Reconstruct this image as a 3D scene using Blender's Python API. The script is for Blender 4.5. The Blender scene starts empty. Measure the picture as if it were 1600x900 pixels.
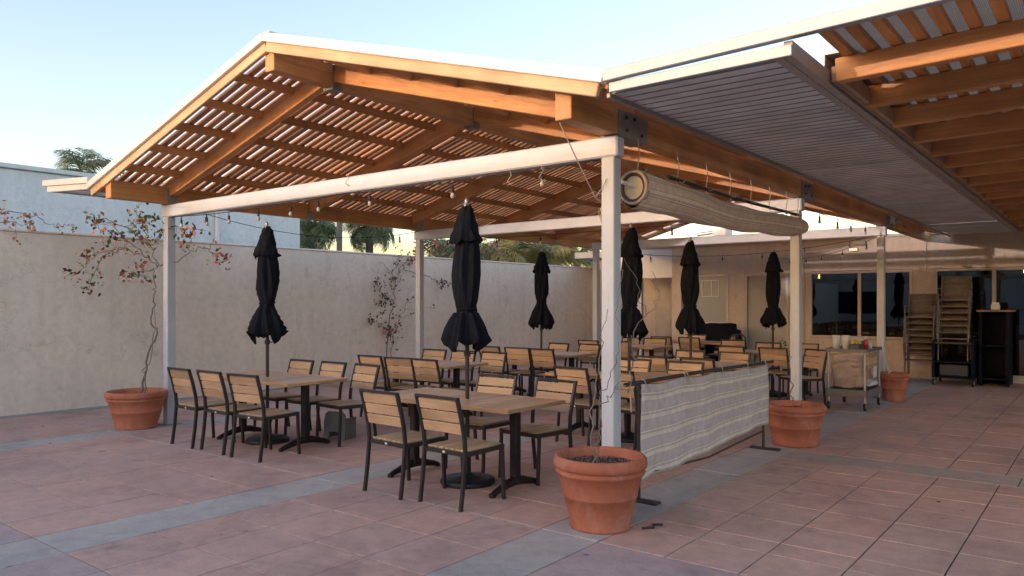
import bpy, bmesh, math, random
from mathutils import Vector, Matrix

# ------------------------------------------------------------------ camera, sky, sun, exposure
scene = bpy.context.scene
COL = scene.collection
random.seed(7)
R = math.radians

cam_d = bpy.data.cameras.new("Camera")
cam = bpy.data.objects.new("Camera", cam_d)
COL.objects.link(cam)
cam.location = (3.04, -5.114, 1.6)
cam.rotation_euler = (R(90), 0, R(38.13))
cam_d.sensor_width = 36.0
cam_d.lens = 26.84
cam_d.shift_y = 0.0141
cam_d.clip_start = 0.05
cam_d.clip_end = 1500
scene.camera = cam

SUN_EL = 2.4
SUN_FROM = Vector((-0.26, -0.966, 0)).normalized()      # horizontal direction towards the sun
world = bpy.data.worlds.new("World")
scene.world = world
world.use_nodes = True
wn = world.node_tree.nodes
wl = world.node_tree.links
bg = wn["Background"]
sky = wn.new("ShaderNodeTexSky")
sky.sky_type = 'NISHITA'
sky.sun_disc = False
sky.sun_elevation = R(SUN_EL)
sky.sun_rotation = math.atan2(SUN_FROM.x, SUN_FROM.y)
sky.altitude = 0
sky.air_density = 0.82
sky.dust_density = 2.0
sky.ozone_density = 0.0
wl.new(sky.outputs[0], bg.inputs[0])
bg.inputs[1].default_value = 0.15

sun_d = bpy.data.lights.new("Sun", 'SUN')
sun = bpy.data.objects.new("Sun", sun_d)
COL.objects.link(sun)
sun_d.energy = 0.36
sun_d.angle = R(0.6)
sun_d.color = (1.0, 0.74, 0.48)
_dir = -(SUN_FROM * math.cos(R(SUN_EL)) + Vector((0, 0, math.sin(R(SUN_EL)))))
sun.rotation_euler = _dir.to_track_quat('-Z', 'Y').to_euler()
sun.location = (0, -20, 12)

vs = scene.view_settings
vs.view_transform = 'Standard'
vs.look = 'None'
vs.exposure = 2.38
vs.gamma = 1.0
vs.use_curve_mapping = False
vs.use_white_balance = True        # camera balanced for the open shade
vs.white_balance_temperature = 5000
vs.white_balance_tint = 22
scene.render.engine = 'CYCLES'
scene.cycles.use_denoising = True
scene.cycles.max_bounces = 8
scene.cycles.diffuse_bounces = 4
scene.cycles.transparent_max_bounces = 12

# ------------------------------------------------------------------ materials
MATS = {}

def new_mat(name):
    m = bpy.data.materials.new(name)
    m.use_nodes = True
    nt = m.node_tree
    return m, nt, nt.nodes["Principled BSDF"], nt.nodes, nt.links

def ramp(nodes, stops):
    r = nodes.new("ShaderNodeValToRGB")
    el = r.color_ramp.elements
    while len(el) < len(stops):
        el.new(0.5)
    for e, (p, c) in zip(el, stops):
        e.position = p
        e.color = (*c, 1)
    return r

def mul(c, k):
    return tuple(min(1, x * k) for x in c)

def coords(nodes, links, scale=(1, 1, 1), kind='Object', rand=True):
    tc = nodes.new("ShaderNodeTexCoord")
    mp = nodes.new("ShaderNodeMapping")
    mp.inputs['Scale'].default_value = scale
    links.new(tc.outputs[kind], mp.inputs['Vector'])
    if rand:
        oi = nodes.new("ShaderNodeObjectInfo")
        ml = nodes.new("ShaderNodeMath"); ml.operation = 'MULTIPLY'; ml.inputs[1].default_value = 91.7
        links.new(oi.outputs['Random'], ml.inputs[0])
        cb = nodes.new("ShaderNodeCombineXYZ")
        for i in range(3):
            links.new(ml.outputs[0], cb.inputs[i])
        links.new(cb.outputs[0], mp.inputs['Location'])
    return mp

def noise(nodes, links, vec, scale, detail=6, rough=0.6, dist=0.0):
    n = nodes.new("ShaderNodeTexNoise")
    n.inputs['Scale'].default_value = scale
    n.inputs['Detail'].default_value = detail
    n.inputs['Roughness'].default_value = rough
    n.inputs['Distortion'].default_value = dist
    links.new(vec.outputs[0], n.inputs['Vector'])
    return n

def mixc(nodes, links, a, b, fac, mode='MULTIPLY'):
    mx = nodes.new("ShaderNodeMix")
    mx.data_type = 'RGBA'
    mx.blend_type = mode
    for sock, v in ((mx.inputs[6], a), (mx.inputs[7], b), (mx.inputs[0], fac)):
        if hasattr(v, 'is_linked') or hasattr(v, 'links'):
            links.new(v, sock)
        elif isinstance(v, tuple):
            sock.default_value = (*v, 1)
        else:
            sock.default_value = v
    return mx.outputs[2]

def bump(nodes, links, bsdf, height, strength, dist=0.01):
    b = nodes.new("ShaderNodeBump")
    b.inputs['Strength'].default_value = strength
    b.inputs['Distance'].default_value = dist
    links.new(height, b.inputs['Height'])
    links.new(b.outputs[0], bsdf.inputs['Normal'])

def rand_value(nodes, links, lo, hi):
    oi = nodes.new("ShaderNodeObjectInfo")
    mr = nodes.new("ShaderNodeMapRange")
    mr.inputs['To Min'].default_value = lo
    mr.inputs['To Max'].default_value = hi
    links.new(oi.outputs['Random'], mr.inputs['Value'])
    cb = nodes.new("ShaderNodeCombineColor")
    for i in range(3):
        links.new(mr.outputs[0], cb.inputs[i])
    return cb.outputs[0]

def wood(name, dark, light, rough=0.6, var=(0.75, 1.15), scale=(0.9, 16, 16), bs=0.25):
    m, nt, b, N, L = new_mat(name)
    v = coords(N, L, scale)
    n1 = noise(N, L, v, 2.2, 8, 0.65, 0.6)
    r = ramp(N, [(0.25, dark), (0.5, tuple((a + c) / 2 for a, c in zip(dark, light))), (0.75, light)])
    L.new(n1.outputs[0], r.inputs[0])
    v2 = coords(N, L, (1, 1, 1))
    n2 = noise(N, L, v2, 1.7, 3, 0.5)
    r2 = ramp(N, [(0.3, (0.72, 0.70, 0.68)), (0.65, (1.05, 1.05, 1.05))])
    L.new(n2.outputs[0], r2.inputs[0])
    c = mixc(N, L, r.outputs[0], r2.outputs[0], 1.0)
    c = mixc(N, L, c, rand_value(N, L, *var), 1.0)
    # knots
    v3 = coords(N, L, (1.5, 7, 7))
    vo = N.new("ShaderNodeTexVoronoi"); vo.inputs['Scale'].default_value = 1.1
    L.new(v3.outputs[0], vo.inputs['Vector'])
    r3 = ramp(N, [(0.03, (0.25, 0.2, 0.18)), (0.09, (1, 1, 1))])
    L.new(vo.outputs['Distance'], r3.inputs[0])
    c = mixc(N, L, c, r3.outputs[0], 0.55)
    L.new(c, b.inputs['Base Color'])
    b.inputs['Roughness'].default_value = rough
    bump(N, L, b, n1.outputs[0], bs, 0.004)
    MATS[name] = m
    return m

def plain(name, col, rough=0.5, metal=0.0, nscale=6.0, var=0.25, bs=0.08, bscale=60, spec=None, kind='Object', island=False):
    m, nt, b, N, L = new_mat(name)
    v = coords(N, L, (1, 1, 1), kind)
    n1 = noise(N, L, v, nscale, 7, 0.62)
    r = ramp(N, [(0.28, mul(col, 1 - var)), (0.72, mul(col, 1 + var * 0.5))])
    L.new(n1.outputs[0], r.inputs[0])
    c = mixc(N, L, r.outputs[0], rand_value(N, L, 0.9, 1.06), 1.0)
    L.new(c, b.inputs['Base Color'])
    b.inputs['Roughness'].default_value = rough
    b.inputs['Metallic'].default_value = metal
    if spec is not None:
        b.inputs['Specular IOR Level'].default_value = spec
    n2 = noise(N, L, v, bscale, 4, 0.6)
    bump(N, L, b, n2.outputs[0], bs, 0.004)
    MATS[name] = m
    return m

def stucco(name, col, streak=0.25, bs=0.55, stain=(0.62, 0.60, 0.57)):
    m, nt, b, N, L = new_mat(name)
    v = coords(N, L, (1, 1, 1), 'Object', False)
    n1 = noise(N, L, v, 0.7, 8, 0.65)
    r = ramp(N, [(0.3, mul(col, 0.90)), (0.7, mul(col, 1.05))])
    L.new(n1.outputs[0], r.inputs[0])
    vs_ = coords(N, L, (3.2, 3.2, 0.22), 'Object', False)
    n2 = noise(N, L, vs_, 1.1, 8, 0.7)
    r2 = ramp(N, [(0.34, stain), (0.56, (1, 1, 1))])
    L.new(n2.outputs[0], r2.inputs[0])
    c = mixc(N, L, r.outputs[0], r2.outputs[0], streak)
    n4 = noise(N, L, v, 9, 6, 0.7)
    r4 = ramp(N, [(0.3, (0.86, 0.85, 0.83)), (0.6, (1.03, 1.03, 1.03))])
    L.new(n4.outputs[0], r4.inputs[0])
    c = mixc(N, L, c, r4.outputs[0], 0.8)
    vo = N.new("ShaderNodeTexVoronoi"); vo.feature = 'DISTANCE_TO_EDGE'; vo.inputs['Scale'].default_value = 0.42
    nd = noise(N, L, v, 1.3, 6, 0.7)
    vm = N.new("ShaderNodeVectorMath"); vm.operation = 'MULTIPLY_ADD'
    vm.inputs[1].default_value = (1.6, 1.6, 1.6)
    L.new(nd.outputs['Color'], vm.inputs[0]); L.new(v.outputs[0], vm.inputs[2]); L.new(vm.outputs[0], vo.inputs['Vector'])
    rc = ramp(N, [(0.0, (0.55, 0.52, 0.48)), (0.006, (1, 1, 1))])
    L.new(vo.outputs['Distance'], rc.inputs[0])
    c = mixc(N, L, c, rc.outputs[0], 0.45)
    n6 = noise(N, L, v, 2.3, 4, 0.55)
    r6 = ramp(N, [(0.30, (0.74, 0.72, 0.69)), (0.36, (1, 1, 1)), (0.66, (1, 1, 1)), (0.70, (1.08, 1.07, 1.05))])
    L.new(n6.outputs[0], r6.inputs[0])
    c = mixc(N, L, c, r6.outputs[0], 0.5)
    L.new(c, b.inputs['Base Color'])
    b.inputs['Roughness'].default_value = 0.92
    b.inputs['Specular IOR Level'].default_value = 0.2
    n3 = noise(N, L, v, 55, 5, 0.7)
    bump(N, L, b, n3.outputs[0], bs, 0.012)
    MATS[name] = m
    return m

def tile_mat(name, cols, rough=0.72):
    m, nt, b, N, L = new_mat(name)
    tc = N.new("ShaderNodeNewGeometry")
    oi = N.new("ShaderNodeObjectInfo")
    ad = N.new("ShaderNodeMath"); ad.operation = 'ADD'
    L.new(oi.outputs['Random'], ad.inputs[0]); L.new(tc.outputs['Random Per Island'], ad.inputs[1])
    fr = N.new("ShaderNodeMath"); fr.operation = 'FRACT'
    L.new(ad.outputs[0], fr.inputs[0])
    r = ramp(N, [(i / (len(cols) - 1), c) for i, c in enumerate(cols)])
    L.new(fr.outputs[0], r.inputs[0])
    mp = N.new("ShaderNodeMapping")
    L.new(tc.outputs['Position'], mp.inputs['Vector'])
    n1 = noise(N, L, mp, 0.9, 9, 0.68, 0.4)
    r1 = ramp(N, [(0.30, (0.60, 0.60, 0.64)), (0.48, (0.94, 0.94, 0.95)), (0.72, (1.14, 1.12, 1.1))])
    L.new(n1.outputs[0], r1.inputs[0])
    c = mixc(N, L, r.outputs[0], r1.outputs[0], 0.85)
    n2 = noise(N, L, mp, 7, 9, 0.75)
    r2 = ramp(N, [(0.32, (0.72, 0.74, 0.78)), (0.6, (1.06, 1.05, 1.04))])
    L.new(n2.outputs[0], r2.inputs[0])
    c = mixc(N, L, c, r2.outputs[0], 0.8)
    n5 = noise(N, L, mp, 2.6, 3, 0.5)
    r5 = ramp(N, [(0.25, (0.45, 0.43, 0.44)), (0.33, (1, 1, 1))])
    L.new(n5.outputs[0], r5.inputs[0])
    c = mixc(N, L, c, r5.outputs[0], 0.6)
    v7 = N.new("ShaderNodeTexVoronoi"); v7.inputs['Scale'].default_value = 2.1
    L.new(mp.outputs[0], v7.inputs['Vector'])
    r7 = ramp(N, [(0.030, (0.32, 0.30, 0.30)), (0.045, (1, 1, 1))])
    L.new(v7.outputs['Distance'], r7.inputs[0])
    c = mixc(N, L, c, r7.outputs[0], 0.6)
    n8 = noise(N, L, mp, 120, 2, 0.5)
    r8 = ramp(N, [(0.30, (0.75, 0.74, 0.74)), (0.5, (1.0, 1.0, 1.0)), (0.75, (1.10, 1.09, 1.08))])
    L.new(n8.outputs[0], r8.inputs[0])
    c = mixc(N, L, c, r8.outputs[0], 0.8)
    L.new(c, b.inputs['Base Color'])
    rr = N.new("ShaderNodeMapRange"); rr.inputs['To Min'].default_value = rough - 0.18; rr.inputs['To Max'].default_value = rough + 0.15
    L.new(n2.outputs[0], rr.inputs['Value']); L.new(rr.outputs[0], b.inputs['Roughness'])
    n3 = noise(N, L, mp, 45, 5, 0.7)
    bump(N, L, b, n3.outputs[0], 0.35, 0.004)
    MATS[name] = m
    return m

def stripes(name, base, cream, line, n_per):
    """woven awning cloth: the stripes run along u, repeat over v"""
    m, nt, b, N, L = new_mat(name)
    uv = N.new("ShaderNodeUVMap")
    sp = N.new("ShaderNodeSeparateXYZ")
    L.new(uv.outputs[0], sp.inputs[0])
    ml = N.new("ShaderNodeMath"); ml.operation = 'MULTIPLY'; ml.inputs[1].default_value = n_per
    L.new(sp.outputs[1], ml.inputs[0])
    fr = N.new("ShaderNodeMath"); fr.operation = 'FRACT'
    L.new(ml.outputs[0], fr.inputs[0])
    r = ramp(N, [(0.0, base), (0.40, line), (0.43, cream), (0.52, line), (0.54, base), (0.60, line), (0.62, cream), (0.82, cream), (0.85, line), (0.87, base)])
    r.color_ramp.interpolation = 'CONSTANT'
    L.new(fr.outputs[0], r.inputs[0])
    v = coords(N, L, (1, 1, 1))
    n1 = noise(N, L, v, 14, 8, 0.7)
    r1 = ramp(N, [(0.3, (0.78, 0.77, 0.78)), (0.65, (1.05, 1.05, 1.04))])
    L.new(n1.outputs[0], r1.inputs[0])
    c = mixc(N, L, r.outputs[0], r1.outputs[0], 1.0)
    L.new(c, b.inputs['Base Color'])
    b.inputs['Roughness'].default_value = 0.95
    b.inputs['Specular IOR Level'].default_value = 0.1
    n3 = noise(N, L, v, 260, 3, 0.6)
    bump(N, L, b, n3.outputs[0], 0.25, 0.002)
    MATS[name] = m
    return m

WOOD = wood("fir_beam", (0.50, 0.215, 0.052), (0.80, 0.41, 0.12), 0.5, (0.8, 1.12))
WOODR = wood("fir_rafter", (0.47, 0.205, 0.052), (0.75, 0.385, 0.12), 0.55, (0.72, 1.15))
SLATW = wood("roof_slat_wood", (0.54, 0.25, 0.085), (0.84, 0.47, 0.21), 0.65, (0.7, 1.2))
FASCIA = wood("fascia_wood", (0.50, 0.34, 0.18), (0.68, 0.49, 0.28), 0.6, (0.92, 1.08))
CHAIRW = wood("chair_slat_wood", (0.47, 0.315, 0.165), (0.66, 0.465, 0.26), 0.5, (0.78, 1.14), (2, 22, 22), 0.15)
TABLEW = wood("table_wood", (0.44, 0.25, 0.11), (0.66, 0.405, 0.20), 0.42, (0.85, 1.12), (2, 22, 22), 0.15)
def painted(name, col):
    m, nt, b, N, L = new_mat(name)
    v = coords(N, L, (1, 1, 1))
    n1 = noise(N, L, v, 1.6, 8, 0.7)
    r = ramp(N, [(0.3, mul(col, 0.84)), (0.7, mul(col, 1.05))])
    L.new(n1.outputs[0], r.inputs[0])
    v2 = coords(N, L, (0.7, 9, 9))
    n2 = noise(N, L, v2, 2.4, 8, 0.75)
    r2 = ramp(N, [(0.30, (0.62, 0.58, 0.52)), (0.44, (1, 1, 1))])
    L.new(n2.outputs[0], r2.inputs[0])
    c = mixc(N, L, r.outputs[0], r2.outputs[0], 0.55)
    n3 = noise(N, L, v, 26, 6, 0.7)
    r3 = ramp(N, [(0.27, (0.30, 0.24, 0.19)), (0.31, (1, 1, 1))])
    L.new(n3.outputs[0], r3.inputs[0])
    c = mixc(N, L, c, r3.outputs[0], 0.7)
    L.new(c, b.inputs['Base Color'])
    b.inputs['Roughness'].default_value = 0.45
    bump(N, L, b, n3.outputs[0], 0.06, 0.004)
    return m
STEEL = painted("white_painted_steel", (0.56, 0.60, 0.64))
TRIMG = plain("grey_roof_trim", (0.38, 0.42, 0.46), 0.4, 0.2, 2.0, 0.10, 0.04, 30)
TRIM = plain("white_roof_trim", (0.74, 0.73, 0.70), 0.4, 0.0, 2.0, 0.08, 0.04, 30)
PLATE = plain("gusset_plate_paint", (0.30, 0.27, 0.235), 0.5, 0.2, 8, 0.2)
BOLT = plain("bolt_steel", (0.10, 0.09, 0.08), 0.35, 0.6)
DECK = plain("corrugated_steel", (0.82, 0.87, 0.88), 0.45, 0.1, 2.2, 0.35, 0.06, 25)
RIBSHADE = plain("rib_shade_metal", (0.42, 0.39, 0.38), 0.6, 0.1, 6, 0.3)  # groove shade of the deck ribs, put into a darker metal colour
CHANNEL = plain("channel_steel_paint", (0.42, 0.38, 0.33), 0.5, 0.1, 3, 0.2)
LEDGER = wood("ledger_wood", (0.40, 0.27, 0.15), (0.56, 0.40, 0.24), 0.7)
WALL = stucco("boundary_wall_stucco", (0.94, 0.835, 0.69), 0.20, 0.7)
FACADE = stucco("tan_stucco", (0.62, 0.53, 0.41), 0.3)
BLUEWALL = stucco("pale_blue_stucco", (0.70, 0.77, 0.80), 0.2, 0.3)
BACKWALL = stucco("grey_stucco", (0.45, 0.44, 0.42), 0.2, 0.3)
FRAME = plain("chair_frame_metal", (0.050, 0.044, 0.040), 0.38, 0.35, 10, 0.2)
CASTI = plain("table_base_iron", (0.028, 0.022, 0.020), 0.5, 0.4, 12, 0.3, 0.2)
BASEB = plain("umbrella_base_iron", (0.022, 0.026, 0.034), 0.5, 0.2, 12, 0.3, 0.2)
POLE = plain("umbrella_pole_metal", (0.055, 0.045, 0.040), 0.4, 0.4)
FABRIC = plain("black_canvas", (0.013, 0.015, 0.021), 0.9, 0.0, 18, 0.35, 0.35, 320, 0.15)
TERRA = plain("terracotta", (0.47, 0.165, 0.085), 0.72, 0.0, 4.5, 0.24, 0.18, 70, 0.25)
def bloom(m):
    N, L = m.node_tree.nodes, m.node_tree.links
    b = N["Principled BSDF"]; src = b.inputs['Base Color'].links[0].from_socket
    v = coords(N, L, (1, 1, 0.55))
    n1 = noise(N, L, v, 5.5, 9, 0.72, 0.5)
    r1 = ramp(N, [(0.50, (0, 0, 0)), (0.68, (0.26, 0.26, 0.26))])
    L.new(n1.outputs[0], r1.inputs[0])
    c = mixc(N, L, src, (0.62, 0.40, 0.30), r1.outputs[0], 'MIX')
    n2 = noise(N, L, v, 3.1, 7, 0.7)
    r2 = ramp(N, [(0.30, (0.62, 0.56, 0.54)), (0.42, (1, 1, 1))])
    L.new(n2.outputs[0], r2.inputs[0])
    c = mixc(N, L, c, r2.outputs[0], 0.8)
    L.new(c, b.inputs['Base Color'])
bloom(TERRA)
SOIL = plain("soil", (0.055, 0.040, 0.030), 0.95, 0, 40, 0.5, 0.9, 60)
GRAVEL = plain("pot_gravel", (0.16, 0.12, 0.10), 0.8, 0, 20, 0.5)
BARK = plain("vine_bark", (0.24, 0.20, 0.17), 0.9, 0, 25, 0.4, 0.5, 80)
TRUNK = plain("palm_trunk", (0.20, 0.17, 0.14), 0.9, 0, 14, 0.4, 0.6, 40)
CONC = tile_mat("concrete_band", [(0.47, 0.435, 0.39), (0.51, 0.475, 0.425), (0.49, 0.455, 0.41)], 0.8)
TILE = tile_mat("red_paver", [(0.53, 0.355, 0.285), (0.58, 0.395, 0.315), (0.55, 0.375, 0.305), (0.62, 0.40, 0.305), (0.56, 0.395, 0.33), (0.59, 0.38, 0.29)], 0.7)
CONCD = tile_mat("stained_concrete_band", [(0.44, 0.37, 0.32), (0.46, 0.385, 0.335)], 0.8)
PINK = tile_mat("grey_pink_slab", [(0.46, 0.355, 0.325), (0.49, 0.375, 0.345), (0.45, 0.365, 0.34)], 0.75)
GROUT = plain("paver_joint", (0.085, 0.075, 0.07), 0.95, 0, 30, 0.4, 0.4, 90)
JOINT = plain("pale_joint_filler", (0.50, 0.43, 0.39), 0.9, 0, 30, 0.35, 0.4, 90)
ASPH = plain("asphalt", (0.06, 0.06, 0.06), 0.95, 0, 20, 0.3, 0.4, 90)
CLOTH = stripes("striped_barrier_cloth", (0.62, 0.54, 0.52), (0.80, 0.72, 0.60), (0.50, 0.42, 0.40), 5.0)
ROLLC = stripes("striped_roll_cloth", (0.74, 0.62, 0.48), (0.84, 0.73, 0.57), (0.20, 0.15, 0.11), 7.0)
CANVAS = plain("canvas_end", (0.62, 0.52, 0.36), 0.9, 0, 10, 0.25, 0.3, 120)
PVC = plain("white_plastic", (0.72, 0.72, 0.70), 0.4, 0, 6, 0.08)
ROPE = plain("pale_cord", (0.55, 0.48, 0.38), 0.9, 0, 40, 0.3)
CORD = plain("black_cord", (0.02, 0.02, 0.02), 0.6)
IRON = plain("dark_iron_bar", (0.07, 0.058, 0.050), 0.55, 0.4, 14, 0.35)
DARKBLUE = plain("dark_blue_plastic", (0.008, 0.010, 0.018), 0.7, 0, 8, 0.25, 0.08, 60, 0.15)
ALU = plain("brushed_aluminium", (0.42, 0.40, 0.37), 0.38, 0.7, 12, 0.15)
CARTG = plain("grey_cart_plastic", (0.16, 0.155, 0.15), 0.55, 0, 8, 0.2)
RUBBER = plain("rubber_tyre", (0.02, 0.02, 0.02), 0.8)
LINEN = plain("beige_linen", (0.40, 0.325, 0.275), 0.95, 0, 9, 0.3, 0.4, 150)
SLING = plain("tan_sling_fabric", (0.23, 0.20, 0.16), 0.85, 0, 10, 0.25, 0.3, 200)
STKFR = plain("stack_chair_frame", (0.24, 0.21, 0.175), 0.4, 0.5, 10, 0.2)
PAPER = plain("white_paper_cups", (0.75, 0.74, 0.72), 0.7, 0, 8, 0.06)
RED = plain("red_sauce", (0.45, 0.03, 0.02), 0.3)
YEL = plain("yellow_packet", (0.70, 0.50, 0.08), 0.5)
GRN = plain("green_packet", (0.20, 0.35, 0.08), 0.5)
NAVY = plain("navy_caddy", (0.05, 0.06, 0.09), 0.5)
BOOST = plain("grey_green_plastic", (0.17, 0.19, 0.165), 0.6, 0, 8, 0.15)
DOORP = plain("sage_door_paint", (0.40, 0.385, 0.31), 0.6, 0, 2, 0.1)
FROST = plain("frosted_glass", (0.40, 0.42, 0.36), 0.18, 0, 2, 0.08, 0.02)
WFRAME = plain("window_frame_paint", (0.55, 0.49, 0.40), 0.5, 0, 4, 0.12)
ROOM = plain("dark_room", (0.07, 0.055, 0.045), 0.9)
LEAFG = plain("leaf_green", (0.075, 0.115, 0.035), 0.6, 0, 30, 0.4)
LEAFY = plain("leaf_yellow_green", (0.26, 0.26, 0.07), 0.6, 0, 30, 0.4)
LEAFR = plain("bract_red", (0.36, 0.105, 0.095), 0.7, 0, 30, 0.35)
LEAFO = plain("bract_orange", (0.55, 0.20, 0.08), 0.7, 0, 30, 0.35)
LEAFD = plain("leaf_dry_dark", (0.13, 0.06, 0.05), 0.8, 0, 30, 0.35)
FROND = plain("palm_frond", (0.13, 0.165, 0.07), 0.5, 0, 12, 0.4)
FRONDY = plain("palm_frond_yellow_green", (0.26, 0.24, 0.06), 0.5, 0, 12, 0.4)  # yellow-green fronds, the leaves' own colour
PETAL = plain("lilac_petal", (0.32, 0.27, 0.55), 0.8)

def glass(name, tint, refl):
    m = bpy.data.materials.new(name); m.use_nodes = True
    N = m.node_tree.nodes; L = m.node_tree.links
    N.remove(N["Principled BSDF"])
    out = N["Material Output"]
    tr = N.new("ShaderNodeBsdfTransparent"); tr.inputs[0].default_value = (*tint, 1)
    gl = N.new("ShaderNodeBsdfGlossy"); gl.inputs['Roughness'].default_value = 0.015
    gl.inputs['Color'].default_value = (0.85, 0.92, 1.0, 1)
    fr = N.new("ShaderNodeFresnel"); fr.inputs[0].default_value = refl
    mx = N.new("ShaderNodeMixShader")
    L.new(fr.outputs[0], mx.inputs[0]); L.new(tr.outputs[0], mx.inputs[1]); L.new(gl.outputs[0], mx.inputs[2])
    L.new(mx.outputs[0], out.inputs[0])
    return m

GLASS = glass("window_glass", (0.45, 0.47, 0.48), 1.75)
BULBG = plain("bulb_frosted_glass", (0.50, 0.47, 0.42), 0.12, 0, 20, 0.05, 0.02)

def mesh_shade(name):
    m, nt, b, N, L = new_mat(name)
    v = coords(N, L, (1, 1, 1), 'Object', False)
    br = N.new("ShaderNodeTexBrick")
    br.inputs['Scale'].default_value = 26
    br.inputs['Mortar Size'].default_value = 0.06
    br.inputs['Color1'].default_value = (0.86, 0.82, 0.76, 1)
    br.inputs['Color2'].default_value = (0.78, 0.74, 0.68, 1)
    br.inputs['Mortar'].default_value = (0.22, 0.20, 0.18, 1)
    L.new(v.outputs[0], br.inputs['Vector'])
    L.new(br.outputs[0], b.inputs['Base Color'])
    b.inputs['Roughness'].default_value = 0.9
    tl = N.new("ShaderNodeBsdfTranslucent")
    L.new(br.outputs[0], tl.inputs[0])
    mx = N.new("ShaderNodeMixShader"); mx.inputs[0].default_value = 0.65
    L.new(b.outputs[0], mx.inputs[1]); L.new(tl.outputs[0], mx.inputs[2])
    L.new(mx.outputs[0], N["Material Output"].inputs[0])
    return m
SHADE = mesh_shade("woven_shade_cloth")

def emit(name, col, st):
    m, nt, b, N, L = new_mat(name)
    b.inputs['Base Color'].default_value = (*col, 1)
    b.inputs['Emission Color'].default_value = (*col, 1)
    b.inputs['Emission Strength'].default_value = st
    return m
LAMPGLOW = emit("lamp_glow", (1.0, 0.55, 0.18), 6.0)

# ------------------------------------------------------------------ object helpers
def link(name, me, mat=None, parent=None, M=None):
    """M is the world matrix; children are stored relative to their parent"""
    o = bpy.data.objects.new(name, me)
    COL.objects.link(o)
    if mat is not None and me is not None and not me.materials:
        me.materials.append(mat)
    M = M if M is not None else Matrix.Identity(4)
    if parent is not None:
        o.parent = parent
        o.matrix_basis = WM[parent.name].inverted() @ M
    else:
        o.matrix_basis = M
    WM[o.name] = M
    return o
WM = {}

def thing(name, label, cat, loc=(0, 0, 0), rz=0.0, group=None):
    M = Matrix.Translation(loc) @ Matrix.Rotation(rz, 4, 'Z')
    o = link(name, None, M=M)
    o.empty_display_size = 0.1
    tag(o, label, cat, group)
    return o

def tag(o, label=None, cat=None, group=None, kind=None):
    if label: o["label"] = label
    if cat: o["category"] = cat
    if group: o["group"] = group
    if kind: o["kind"] = kind
    return o

def copy_tree(o, M, parent=None):
    c = o.copy()
    COL.objects.link(c)
    WM[c.name] = M
    if parent is not None:
        c.parent = parent
    else:
        c.matrix_basis = M
    for ch in o.children:
        copy_tree(ch, M, c)
    return c

class MB:
    def __init__(s):
        s.v = []; s.f = []; s.uv = []; s.mi = []; s.smooth = []
    def add(s, vs, fs, smooth=False, mi=0):
        o = len(s.v)
        s.v += [tuple(x) for x in vs]
        for f in fs:
            s.f.append(tuple(i + o for i in f)); s.mi.append(mi); s.smooth.append(smooth)
    def box(s, c, d, M=None, mi=0, ch=0.0):
        x, y, z = d[0] / 2, d[1] / 2, d[2] / 2
        if ch <= 0:
            vs = [Vector((a * x, b * y, e * z)) for e in (-1, 1) for b in (-1, 1) for a in (-1, 1)]
            fs = [(0, 2, 3, 1), (4, 5, 7, 6), (0, 1, 5, 4), (2, 6, 7, 3), (0, 4, 6, 2), (1, 3, 7, 5)]
        else:
            vs, fs = chamfer_box(d, ch)
        M = M or Matrix.Identity(4)
        s.add([Vector(c) + (M @ v) for v in vs], fs, False, mi)
    def tube(s, pts, r, n=8, cap=True, mi=0, smooth=True):
        pts = [Vector(p) for p in pts]
        rs = r if isinstance(r, (list, tuple)) else [r] * len(pts)
        up = Vector((0, 0, 1))
        rings = []
        prev = None
        for i, p in enumerate(pts):
            t = (pts[min(i + 1, len(pts) - 1)] - pts[max(i - 1, 0)])
            if t.length < 1e-9: t = Vector((0, 0, 1))
            t.normalize()
            if prev is None:
                a = t.orthogonal().normalized()
            else:
                a = prev - t * prev.dot(t)
                a = a.normalized() if a.length > 1e-6 else t.orthogonal().normalized()
            prev = a
            b = t.cross(a)
            rings.append([p + (a * math.cos(2 * math.pi * k / n) + b * math.sin(2 * math.pi * k / n)) * rs[i] for k in range(n)])
        vs = [v for rg in rings for v in rg]
        fs = []
        for i in range(len(rings) - 1):
            for k in range(n):
                fs.append((i * n + k, i * n + (k + 1) % n, (i + 1) * n + (k + 1) % n, (i + 1) * n + k))
        s.add(vs, fs, smooth, mi)
        if cap:
            s.add(rings[0], [tuple(reversed(range(n)))], False, mi)
            s.add(rings[-1], [tuple(range(n))], False, mi)
    def lathe(s, prof, n=32, c=(0, 0, 0), mi=0, smooth=True):
        vs = []
        for r, z in prof:
            for k in range(n):
                a = 2 * math.pi * k / n
                vs.append((c[0] + r * math.cos(a), c[1] + r * math.sin(a), c[2] + z))
        fs = []
        for i in range(len(prof) - 1):
            for k in range(n):
                fs.append((i * n + k, i * n + (k + 1) % n, (i + 1) * n + (k + 1) % n, (i + 1) * n + k))
        s.add(vs, fs, smooth, mi)
    def disc(s, r, z, n=32, c=(0, 0), mi=0):
        s.add([(c[0] + r * math.cos(2 * math.pi * k / n), c[1] + r * math.sin(2 * math.pi * k / n), z) for k in range(n)], [tuple(range(n))], False, mi)
    def mesh(s, name):
        me = bpy.data.meshes.new(name)
        me.from_pydata(s.v, [], s.f)
        me.polygons.foreach_set("use_smooth", s.smooth)
        me.polygons.foreach_set("material_index", s.mi)
        me.update()
        return me
    def obj(s, name, mat, parent=None, M=None, mats=None):
        me = s.mesh(name)
        if mats:
            for m in mats: me.materials.append(m)
        return link(name, me, mat if not mats else None, parent, M)

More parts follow.
